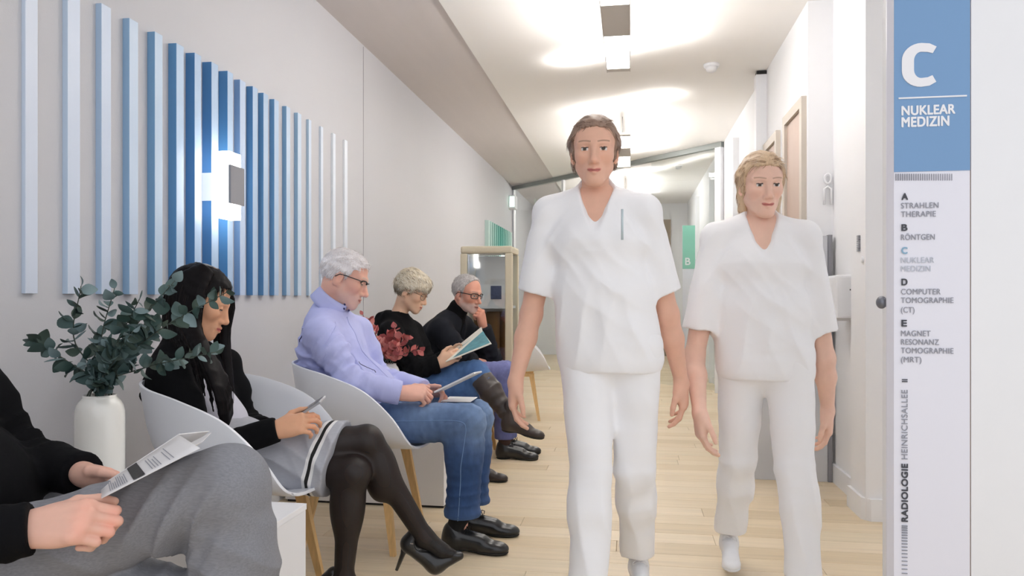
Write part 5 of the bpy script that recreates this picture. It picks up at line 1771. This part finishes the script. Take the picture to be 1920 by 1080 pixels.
    hair_obj(t, fr, [(hv, hq, hc), (sv, sq, sc)])
    glasses(t, fr, mat('bronze_wire', srgb(110, 80, 66), 0.3, metal=0.6), .024, .021, .0015, False, 2.2, .006)
    return J
JBL = woman_blonde()
# magazine held open
def magazine():
    a, b, c, d = P(836, 679, 4.16), P(922, 645, 4.13), P(905, 622, 4.30), P(842, 668, 4.33)
    t = empty('magazine', tuple((a + b + c + d) / 4)); tag(t, 'open magazine with a teal page held by the blonde woman', 'magazine')
    M['page'] = mat('cream_paper', srgb(236, 232, 220), 0.6)
    teal = mat('teal_print', srgb(92, 150, 160), 0.5, var=0.35, vscale=18)
    def sheet(nm, p0, p1, p2, p3, m, th=.0025):
        n_ = nrm(np.cross(p1 - p0, p3 - p0)) * th
        vs_ = [p0, p1, p2, p3, p0 + n_, p1 + n_, p2 + n_, p3 + n_]
        fs = [(3, 2, 1, 0), (4, 5, 6, 7), (0, 1, 5, 4), (1, 2, 6, 5), (2, 3, 7, 6), (3, 0, 4, 7)]
        return world_child(link(nm, me_py(nm, vs_, fs), m), t)
    sheet('page_block', a, b, c, d, M['page'], .004)
    up = V(.0, -.0, .0035)
    sheet('printed_page', lerp(a, b, .15) + up * 2 + (d - a) * .04, lerp(a, b, .97) + up * 2 + (c - b) * .05, lerp(c, b, .06) + up * 2, lerp(d, c, .2) + up * 2, teal, .0008)
    e = P(838, 664, 4.4); f_ = P(900, 618, 4.36)
    sheet('page_block', d + V(0, .002, 0), c + V(0, .002, 0), f_ + V(0, .05, .012), e + V(0, .05, .0), M['page'], .003)
magazine()

# ------------------------------------------------------------------ the grey-bearded man in the dark jacket
M['jacket'] = mat('charcoal_jacket', srgb(30, 32, 39), 0.9, var=0.12, vscale=40, bump=0.08, bscale=400, spec=0.2)
def man_jacket():
    Y = 4.92
    J = seated(dict(pel=V(-1.20, Y, .55), wai=P(822, 672, Y), che=P(830, 632, Y), nb=P(848, 597, Y),
                    shR=P(826, 620, 4.735), elR=P(868, 668, 4.68), wrR=P(884, 676, 4.86), hiR=V(-1.18, 4.83, .55), knR=P(946, 700, 4.84), anR=P(946, 826, 4.86)))
    J['shL'] = P(868, 612, 5.10); J['elL'] = P(922, 672, 5.02); J['wrL'] = P(905, 608, 4.93)
    J['hiL'] = V(-1.18, 5.01, .55); J['knL'] = P(948, 697, 5.03); J['anL'] = P(952, 822, 5.03)
    t = empty('person', (-1.1, Y, 0)); tag(t, 'seated grey-bearded man in a dark jacket resting his chin on his fist', 'person')
    skin = (224, 164, 142)
    fr = ear_origin(859, 553, 4.845, math.radians(-26), math.radians(10), 1.0)
    pcs = [add_head(fr, J['nb'] + V(0, 0, -.02), skin, (176, 112, 104), (140, 130, 124), (60, 70, 80), ((206, 196, 190), 0.6), gaze=.15, h=.0035, neck_r=.057)]
    chin = to_world(np.array([[.105, -.02, -.095]]), fr)[0]
    hp, q = hand_prims(J['wrL'], nrm(chin - J['wrL'] + V(.03, 0, .03)), nrm(V(.75, -.5, .2)), 'L', 1.0, (1.25, 1.3, 1.35, 1.4), (1.4, 1.4, 1.4, 1.4), (.35, .35, .2), J['elL'])
    V_, Q = soft(hp, .0038); pcs.append((V_, Q, hand_col(V_, skin, [q(.09, y, 0) for y in (-.03, 0, .03)])))
    hp, q = hand_prims(J['wrR'], V(.9, .2, -.2), V(0, -.3, 1), 'R', 1.0, (.5, .5, .5, .5), None, (.6, .2, 0), J['elR'])
    V_, Q = soft(hp, .005); pcs.append((V_, Q, hand_col(V_, skin, [])))
    V_, Q = hidden_body(J, 1.0); pcs.append((V_, Q, const_col(V_, skin)))
    body_mesh(t, pcs, M['skin'])
    p = torso(J, 1.06, .012, 1.45, belly=.02, neck=False) + arm(J, 'R', .014, (.060, .050, .042), .03, .97) + arm(J, 'L', .014, (.060, .050, .042), .03, .93)
    for sd, u_ in (('R', .97), ('L', .93)):
        p.append(cut(lerp(J['el' + sd], J['wr' + sd], u_), J['wr' + sd] - J['el' + sd], .08))
        p += joint_folds(J['sh' + sd], J['el' + sd], J['wr' + sd], .008, .13, 150)
    p += [rc(J['nb'] + V(.10, -.02, -.02), J['wai'] + V(.17, -.02, .02), .03, .04, .01, op='-')]
    soft_obj('jacket', p, .0068, M['jacket'], t, (.002, 35, 3))
    soft_obj('turtleneck', torso(J, 1.02, .004, 1.4, neck=False) + [rc(J['nb'] + V(-.005, 0, -.03), lerp(J['nb'], fr[1], .42), .078, .068, .02)], .008, M['black_cloth'], t, (.002, 60, 3))
    rj = (.092, .076, .066)
    p = leg(J, 'R', 0, rj, .04, .004) + leg(J, 'L', 0, rj, .04, .004) + [el(J['pel'], (.13, .17, .11), .05)]
    for sd in 'RL':
        p += joint_folds(J['hi' + sd], J['kn' + sd], J['an' + sd], .006, .12, 180); p.append(cut(J['an' + sd] + V(0, 0, .012), V(0, 0, -1), .12))
    soft_obj('jeans', p, .0072, M['denim'], t, (.002, 40, 5), colf=denim_col(J, (88, 96, 150), (140, 144, 196)))
    for sd in 'RL':
        a = J['an' + sd]; hl = V(a[0] - .06, a[1], 0)
        soft_obj('sock', [rc(a + V(0, 0, .03), V(a[0], a[1], .06), .044, .036, .02)], .006, mat('brown_sock', srgb(66, 46, 42), 0.9), t)
        shoe(t, hl, V(1, -.05 if sd == 'R' else .05, 0), V(0, 0, 1), .29, M['black_leather'], M['sole_black'], m_lace=M['sock'], h=.005)
    rs = np.random.RandomState(24)
    line = [(-.13, -.05), (-.085, -.05), (-.045, -.03), (-.03, .005), (-.015, .033), (.012, .028), (.020, .012), (.028, .032), (.040, .070), (.055, .098), (.07, .115), (.12, .13)]
    hv, hq = hair_cap(line, .007, .003, .0034, (.002, 150, 2))
    cols = [(206, 202, 200), (186, 180, 178), (222, 220, 218), (150, 144, 142)]
    sv, sq, sc = strands(hv, hq, 3000, lambda p_, n_: np.stack([-.3 + 0 * p_[:, 0], p_[:, 1] * 3, np.where(p_[:, 2] > .08, .2, -1)], 1), .024, .0013, .004, rs, cols)
    hair_obj(t, fr, [(hv, hq, const_col(hv, (190, 186, 184))), (sv, sq, sc)])
    glasses(t, fr, M['dark'], .026, .0165, .0028, False, 3.4, .010)
    return J
JJ = man_jacket()

# ------------------------------------------------------------------ the man in grey trousers, cut by the left edge
def man_grey():
    Y = 1.33
    J = seated(dict(pel=V(-1.38, Y, .53), wai=V(-1.44, Y, .68), che=V(-1.53, Y, .84), nb=V(-1.55, Y, .99),
                    shR=V(-1.54, 1.14, .915), shL=V(-1.56, 1.52, .90), elR=P(-130, 1030, 1.10), wrR=P(62, 990, 1.17),
                    elL=P(40, 860, 1.55), wrL=P(158, 890, 1.46), hiR=V(-1.34, 1.25, .505), knR=P(424, 914, 1.40), anR=P(488, 1320, 1.47), hiL=V(-1.34, 1.40, .50), knL=P(400, 1165, 1.37)))
    J['anL'] = V(J['knL'][0] + .02, 1.36, .10)
    t = empty('person', (-1.2, Y, 0)); tag(t, 'seated man in grey trousers and dark sweater holding a folded leaflet', 'person')
    skin = (232, 184, 164)
    fr = head_frame(J['nb'] + V(.06, 0, .20), 0.25, .3, 0, 1.0)
    pcs = [add_head(fr, J['nb'] + V(0, 0, -.02), skin, (190, 124, 114), (70, 56, 46), (70, 60, 50), None, gaze=.5, h=.004)]
    # near hand closed on the edge of the leaflet
    hp, q = hand_prims(J['wrR'], nrm(V(.92, .20, .10)), nrm(V(-.10, -.72, .66)), 'R', 1.02, (.62, .64, .68, .72), (1.65, 1.65, 1.65, 1.65), (.8, .35, .3), J['elR'], .0)
    for i_ in range(4):
        a_ = q(.086 - .004 * i_, .030 - .0205 * i_, .006)
        hp.append(el(a_, (.0115, .0115, .0105), .006))
        hp.append(rc(q(.02, .018 - .012 * i_, .010), q(.08, .028 - .019 * i_, .010), .0052, .0058, .010))
    V_, Q = soft(hp, .0024)
    tips = [q(.088, .03 - .02 * i_, .008) for i_ in range(4)] + [q(.125, .03 - .02 * i_, -.02) for i_ in range(4)]
    pcs.append((V_, Q, hand_col(V_, skin, tips, (.05, -.03, -.03))))
    # far hand, thumb on top of the leaflet
    hp, q = hand_prims(J['wrL'], nrm(V(.96, -.16, -.04)), nrm(V(-.05, .55, .80)), 'L', 1.02, (.5, .55, .6, .7), (.9, .9, .9, .9), (.42, -.10, .2), J['elL'], .03)
    V_, Q = soft(hp, .0026)
    pcs.append((V_, Q, hand_col(V_, skin, [q(.09, .03 - .02 * i_, .008) for i_ in range(4)], (.05, -.03, -.03))))
    V_, Q = hidden_body(J, 1.0); pcs.append((V_, Q, const_col(V_, skin)))
    body_mesh(t, pcs, M['skin'])
    p = torso(J, 1.05, .008, 1.42, belly=.03) + arm(J, 'R', .008, (.060, .050, .040), .03, .99) + arm(J, 'L', .008, (.060, .052, .040), .03, .99)
    for sd in 'RL':
        p.append(cut(lerp(J['el' + sd], J['wr' + sd], .99), J['wr' + sd] - J['el' + sd], .08))
        p += joint_folds(J['sh' + sd], J['el' + sd], J['wr' + sd], .008, .14, 150)
    soft_obj('sweater', p, .0062, M['black_cloth'], t, (.002, 40, 7))
    p = leg(J, 'R', 0, (.094, .085, .072), .03, .012) + leg(J, 'L', 0, (.094, .080, .07), .012, .01) + [el(J['pel'], (.135, .175, .115), .05)]
    k, a, hi = J['knR'], J['anR'], J['hiR']
    for sd in 'RL': p.append(cut(J['an' + sd], J['an' + sd] - J['kn' + sd], .12))
    # creases where the crossed knee bends
    bk = k + V(-.075, -.03, -.075)
    p += [fold(bk, V(-95, -10, 60), .009, .15, .2), fold(bk + V(.02, -.05, .03), V(120, 0, -50), .010, .12, 1.5), fold(lerp(hi, k, .5) + V(0, -.08, .02), V(45, 20, 45), .006, .2, .4), fold(lerp(k, a, .35), V(40, 20, 90), .007, .16, 2.0)]
    soft_obj('trousers', p, .005, M['grey_wool'], t, (.0018, 35, 4))
    for sd in 'RL':
        an = J['an' + sd]; d = nrm(V(.8, 0, -.35)) if sd == 'R' else V(1, 0, 0)
        up = nrm(V(.35, 0, .8)) if sd == 'R' else V(0, 0, 1)
        hl = an - up * .10 - d * .06 if sd == 'R' else V(an[0] - .06, an[1], 0)
        soft_obj('sock', [rc(an + up * .03, an - up * .04, .044, .036, .02)], .006, M['sock'], t)
        shoe(t, hl, d, up, .29, M['black_leather'], M['sole_black'], m_lace=M['sock'], h=.005)
    rs = np.random.RandomState(3)
    line = [(-.13, -.05), (-.085, -.05), (-.03, .005), (-.015, .035), (.02, .012), (.045, .062), (.085, .088), (.12, .10)]
    hv, hq = hair_cap(line, .007, .004, .004)
    hair_obj(t, fr, [(hv, hq, const_col(hv, (74, 58, 46)))])
    return J
JG = man_grey()

# folded leaflet on his knee
def leaflet():
    a, b = P(196, 928, 1.30), P(345, 815, 1.32)          # spine nearest us: low end, top end
    c, d = P(392, 812, 1.50), P(245, 905, 1.50)
    e, f_ = P(388, 822, 1.40), P(225, 925, 1.42)
    t = empty('leaflet', tuple((a + b) / 2)); tag(t, 'folded white printed leaflet resting on the grey-trousered knee', 'leaflet')
    pm = mat('white_glossy_paper', srgb(240, 238, 238), 0.4)
    low = P(212, 938, 1.24); low2 = P(388, 838, 1.24)
    def sheet(nm, p0, p1, p2, p3, m, th=.0016):
        n_ = nrm(np.cross(p1 - p0, p3 - p0)) * th
        vs_ = [p0, p1, p2, p3, p0 + n_, p1 + n_, p2 + n_, p3 + n_]
        return world_child(link(nm, me_py(nm, vs_, [(3, 2, 1, 0), (4, 5, 6, 7), (0, 1, 5, 4), (1, 2, 6, 5), (2, 3, 7, 6), (3, 0, 4, 7)]), m), t)
    top_b, bot_b = P(335, 815, 1.36), P(375, 840, 1.22)
    top_a, bot_a = P(188, 912, 1.34), P(190, 934, 1.22)
    gv, gf = [], []
    for i in range(13):
        for j in range(5):
            gv.append(lerp(lerp(bot_a, bot_b, i / 12), lerp(top_a, top_b, i / 12), j / 4))
    for i in range(12):
        for j in range(4): gf.append((i * 5 + j, (i + 1) * 5 + j, (i + 1) * 5 + j + 1, i * 5 + j + 1))
    ol = link('outer_leaf', me_py('outer_leaf', gv, gf), pm, None, True)
    ol.modifiers.new('thickness', 'SOLIDIFY').thickness = .001
    world_child(ol, t)
    sheet('inner_leaf', top_a + V(0, .001, 0), top_b + V(0, .001, 0), P(393, 809, 1.46), P(230, 925, 1.46), pm)
    sheet('inner_leaf', lerp(top_a, bot_a, .2) + V(0, .002, -.002), P(378, 830, 1.30), P(396, 812, 1.42), P(240, 920, 1.42), pm)
    # printed lines: a dark bar and grey text lines on the leaf facing us
    n_ = nrm(np.cross(bot_b - bot_a, top_a - bot_a))
    if np.dot(n_, V(0, 0, HCAM) - bot_a) < 0: n_ = -n_
    def pt(u, v): return lerp(lerp(bot_a, bot_b, u), lerp(top_a, top_b, u), v) + n_ * .0022
    bm = bmesh.new()
    def quad(u0, u1, v0, v1):
        for j in range(6):
            a_, b_ = v0 + (v1 - v0) * j / 6, v0 + (v1 - v0) * (j + 1) / 6
            bm.faces.new([bm.verts.new(tuple(q_)) for q_ in (pt(u0, a_), pt(u1, a_), pt(u1, b_), pt(u0, b_))])
    quad(.34, .46, .04, .94)
    world_child(bm_obj('printed_bar', bm, M['dark']), t)
    bm = bmesh.new()
    rs = random.Random(2)
    for u in [.10 + .022 * i for i in range(9)] + [.54 + .03 * i for i in range(4)] + [.72, .76]:
        w1 = rs.uniform(.55, .88)
        quad(u, u + .009, .1, w1)
    world_child(bm_obj('printed_text', bm, M['inkgrey']), t)
leaflet()

# ------------------------------------------------------------------ two nurses walking towards us
def nurse(c, ztop, lab, skin, haircols, pose, sc, hairkind, face):
    """c = (X, Y) of the chest; figure looks along -Y"""
    X, Y = c
    H = ztop
    z = lambda f: f * H
    J = dict(fwd=V(0, -1, 0))
    J['nb'] = V(X, Y + .01, z(.832)); J['che'] = V(X, Y + .0, z(.735)); J['wai'] = V(X + pose['lean'] * .5, Y, z(.63)); J['pel'] = V(X + pose['lean'], Y + .01, z(.535))
    hw = .160 * sc
    J['shR'] = V(X - hw, Y + .01, z(.795)); J['shL'] = V(X + hw, Y + .01, z(.795))
    for k_, v in pose['j'].items(): J[k_] = v
    for s_, sg in (('R', -1), ('L', 1)):
        J['hi' + s_] = J['pel'] + V(sg * .085 * sc, 0, -.01)
    t = empty('person', (X, Y, 0)); tag(t, lab, 'person')
    fr = head_frame(V(X + face.get('dx', 0), Y - .015, H - .148 * sc), math.radians(-90 + face['yaw']), math.radians(face['pitch']), math.radians(face.get('roll', 0)), .96 * sc)
    pcs = [add_head(fr, J['nb'] + V(0, 0, -.02), skin, (204, 120, 112), haircols[2], (70, 66, 60), None, 1.0, .0, .003, .045, .86, .82)]
    for sd in 'RL':
        hd = pose['h' + sd]
        hp, q = hand_prims(J['wr' + sd], hd[0], hd[1], sd, .93 * sc, (.35, .4, .45, .5), (.4, .45, .5, .5), (.55, .25, .1), None)
        hp += [rc(lerp(J['sh' + sd], J['el' + sd], .35), J['el' + sd], .045 * sc, .037 * sc, .02), rc(J['el' + sd], lerp(J['el' + sd], J['wr' + sd], .35), .038 * sc, .037 * sc, .02), rc(lerp(J['el' + sd], J['wr' + sd], .35), J['wr' + sd], .037 * sc, .024 * sc, .02)]
        V_, Q = soft(hp, .0034); pcs.append((V_, Q, hand_col(V_, skin, [])))
    p = torso(J, .86 * sc, -.004, 1.42)
    for sd in 'RL': p += leg(J, sd, -.012, (.078, .052, .036))
    V_, Q = soft(p, .009); pcs.append((V_, Q, const_col(V_, skin)))
    body_mesh(t, pcs, M['skin'])
    # tunic: sleeves first (cut open at their ends), then the trunk
    p, fo = [], []
    for sd, sg in (('R', -1), ('L', 1)):
        e = lerp(J['sh' + sd], J['el' + sd], .78)
        u_ = nrm(J['el' + sd] - J['sh' + sd])
        p += [rc(J['sh' + sd], e, .060 * sc, .066 * sc, .02), cut(e, u_, .13), rc(e + u_ * .02, e - u_ * .035, .054 * sc, .044 * sc, .004, op='-')]
        fo.append(fold(J['sh' + sd] + V(0, -.04, -.08), V(sg * 60, 10, 50), .004, .14, .6))
        fo.append(fold(J['pel'] + V(sg * .10, -.1, .05), V(70 * sg, 0, 20), .005, .2, .4))
    p += [dict(q_, k=.022) for q_ in torso(J, .94 * sc, .010, 1.36)]
    p.append(rc(J['wai'], J['pel'] + V(0, 0, -.06), .108 * sc, .128 * sc, .06, V(1, 0, 0), 1.42))
    p += fo
    p += [fold(J['wai'] + V(.03, -.12, .05), V(45, 0, 60), .004, .2, 1.0), fold(J['che'] + V(-.08, -.1, -.06), V(60, 0, 50), .003, .16, 2.0)]
    p.append(cut(J['pel'] + V(0, 0, -.10), V(0, .0, -1), .32))
    vn = [rc(J['nb'] + V(0, -.05, .035), J['nb'] + V(0, -.10, -.05), .062 * sc, .040 * sc, .006, op='-'), rc(J['nb'] + V(0, -.10, -.05), J['nb'] + V(0, -.150, -.155), .040 * sc, .006, .006, op='-')]
    soft_obj('tunic', p + vn, .0056, M['scrubs'], t, (.002, 35, 5))
    # trousers
    rj = (.092 * sc, .072 * sc, .064 * sc)
    p = leg(J, 'R', 0, rj, .03, .004) + leg(J, 'L', 0, rj, .03, .004) + [el(J['pel'] + V(0, 0, -.02), (.165 * sc, .115 * sc, .11), .05)]
    for sd in 'RL':
        p += joint_folds(J['hi' + sd], J['kn' + sd], J['an' + sd], .0025, .16, 80); p.append(cut(J['an' + sd] + V(0, 0, .0), V(0, 0, -1), .12))
        p.append(fold(lerp(J['kn' + sd], J['an' + sd], .5) + V(0, -.05, 0), V(75, 0, 12), .005, .28, .7))
    soft_obj('trousers', p, .0064, M['scrubs'], t, (.002, 30, 6))
    for sd in 'RL':
        a = J['an' + sd]
        d = V(.08 if sd == 'L' else -.08, -1, 0)
        lift = max(0, a[2] - .10)
        hl = V(a[0], a[1] + .055, lift)
        shoe(t, hl, d, V(0, 0, 1), .25, M['white'], M['white_matte'], h=.005, m_lace=M['white_matte'])
    if hairkind.get('pen'):
        q_ = J['che'] + V(.09, -.135, .0)
        world_child(tube('pen', [tuple(q_), tuple(q_ + V(0, 0, .10))], .004, mat('pale_pen', srgb(200, 214, 220), 0.3), None, 8), t)
    rs = np.random.RandomState(31)
    hv, hq = hair_cap(hairkind['line'], hairkind['t'], hairkind['top'], .0032, (.002, 140, 2), extra=hairkind.get('extra', ()))
    sv, sq, sc_ = strands(hv, hq, 3200, hairkind['comb'], hairkind['L'], .0013, .003, rs, haircols, .12)
    hair_obj(t, fr, [(hv, hq, const_col(hv, haircols[0])), (sv, sq, sc_)])
    return J, t

HL = [(-.16, -.075), (-.03, -.075), (.000, -.065), (.016, -.04), (.026, -.005), (.040, .042), (.060, .078), (.09, .092), (.12, .10)]
HL2 = [(-.16, -.115), (-.03, -.115), (.004, -.105), (.020, -.08), (.032, -.01), (.042, .040), (.058, .072), (.09, .086), (.12, .10)]
def side_hair(zb, r_):
    return [rc((-.02, .066 * s_, .05), (-.016, .064 * s_, zb), .026, r_, .03) for s_ in (-1, 1)] + [rc((-.075, 0, .0), (-.07, 0, zb + .02), .05, .045, .03)]
COMB = lambda p_, n_: np.stack([np.where(p_[:, 2] > .07, -.6, -.15) + 0 * p_[:, 0], np.sign(p_[:, 1]) * np.where(p_[:, 2] > .05, .9, .05), np.where(p_[:, 2] > .09, .0, -1.0)], 1)
D1 = 2.57
X1 = lambda px: D1 * CA * (px - 1183) / FOC
c1 = (X1(1118), 2.59)
def W1(px, py, Y): return P(px, py, Y)
nurse(c1, 1.70, 'taller nurse in white with short brown hair walking nearer the seats', (232, 184, 160), [(150, 124, 108), (126, 100, 84), (110, 84, 70), (172, 148, 132)],
      dict(lean=.045, j=dict(elR=W1(996, 590, 2.62), wrR=W1(966, 716, 2.54), elL=W1(1252, 590, 2.66), wrL=W1(1278, 718, 2.72),
                             knR=V(X1(1112), 2.50, .47), anR=V(X1(1108), 2.42, .10), knL=V(X1(1190), 2.60, .47), anL=V(X1(1196), 2.78, .12)),
           hR=(nrm(V(-.08, -.12, -1)), V(-1, -.25, 0)), hL=(nrm(V(.08, .0, -1)), V(1, -.25, 0))),
      1.0, dict(line=HL, t=.008, top=.006, L=.04, comb=COMB, extra=side_hair(-.03, .018) + [el((-.115, 0, .03), (.035, .04, .04), .02)], pen=True),
      dict(yaw=2, pitch=4, dx=-.006))
D2 = 2.76
X2 = lambda px: D2 * CA * (px - 1183) / FOC
c2 = (X2(1425), 2.87)
nurse(c2, 1.61, 'shorter nurse in white with fair hair walking beside the wall', (238, 198, 178), [(206, 178, 146), (186, 154, 120), (150, 116, 88), (224, 200, 172)],
      dict(lean=.02, j=dict(elR=P(1302, 668, 2.86), wrR=P(1312, 775, 2.72), elL=P(1546, 672, 2.92), wrL=P(1552, 770, 2.98),
                            knR=V(X2(1388), 2.92, .45), anR=V(X2(1384), 3.08, .13), knL=V(X2(1478), 2.78, .45), anL=V(X2(1486), 2.70, .10)),
           hR=(nrm(V(.06, -.12, -1)), V(-1, -.25, 0)), hL=(nrm(V(.05, .05, -1)), V(1, -.25, 0))),
      .97, dict(line=HL2, t=.009, top=.005, L=.045, comb=COMB, extra=side_hair(-.085, .020)),
      dict(yaw=8, pitch=8))
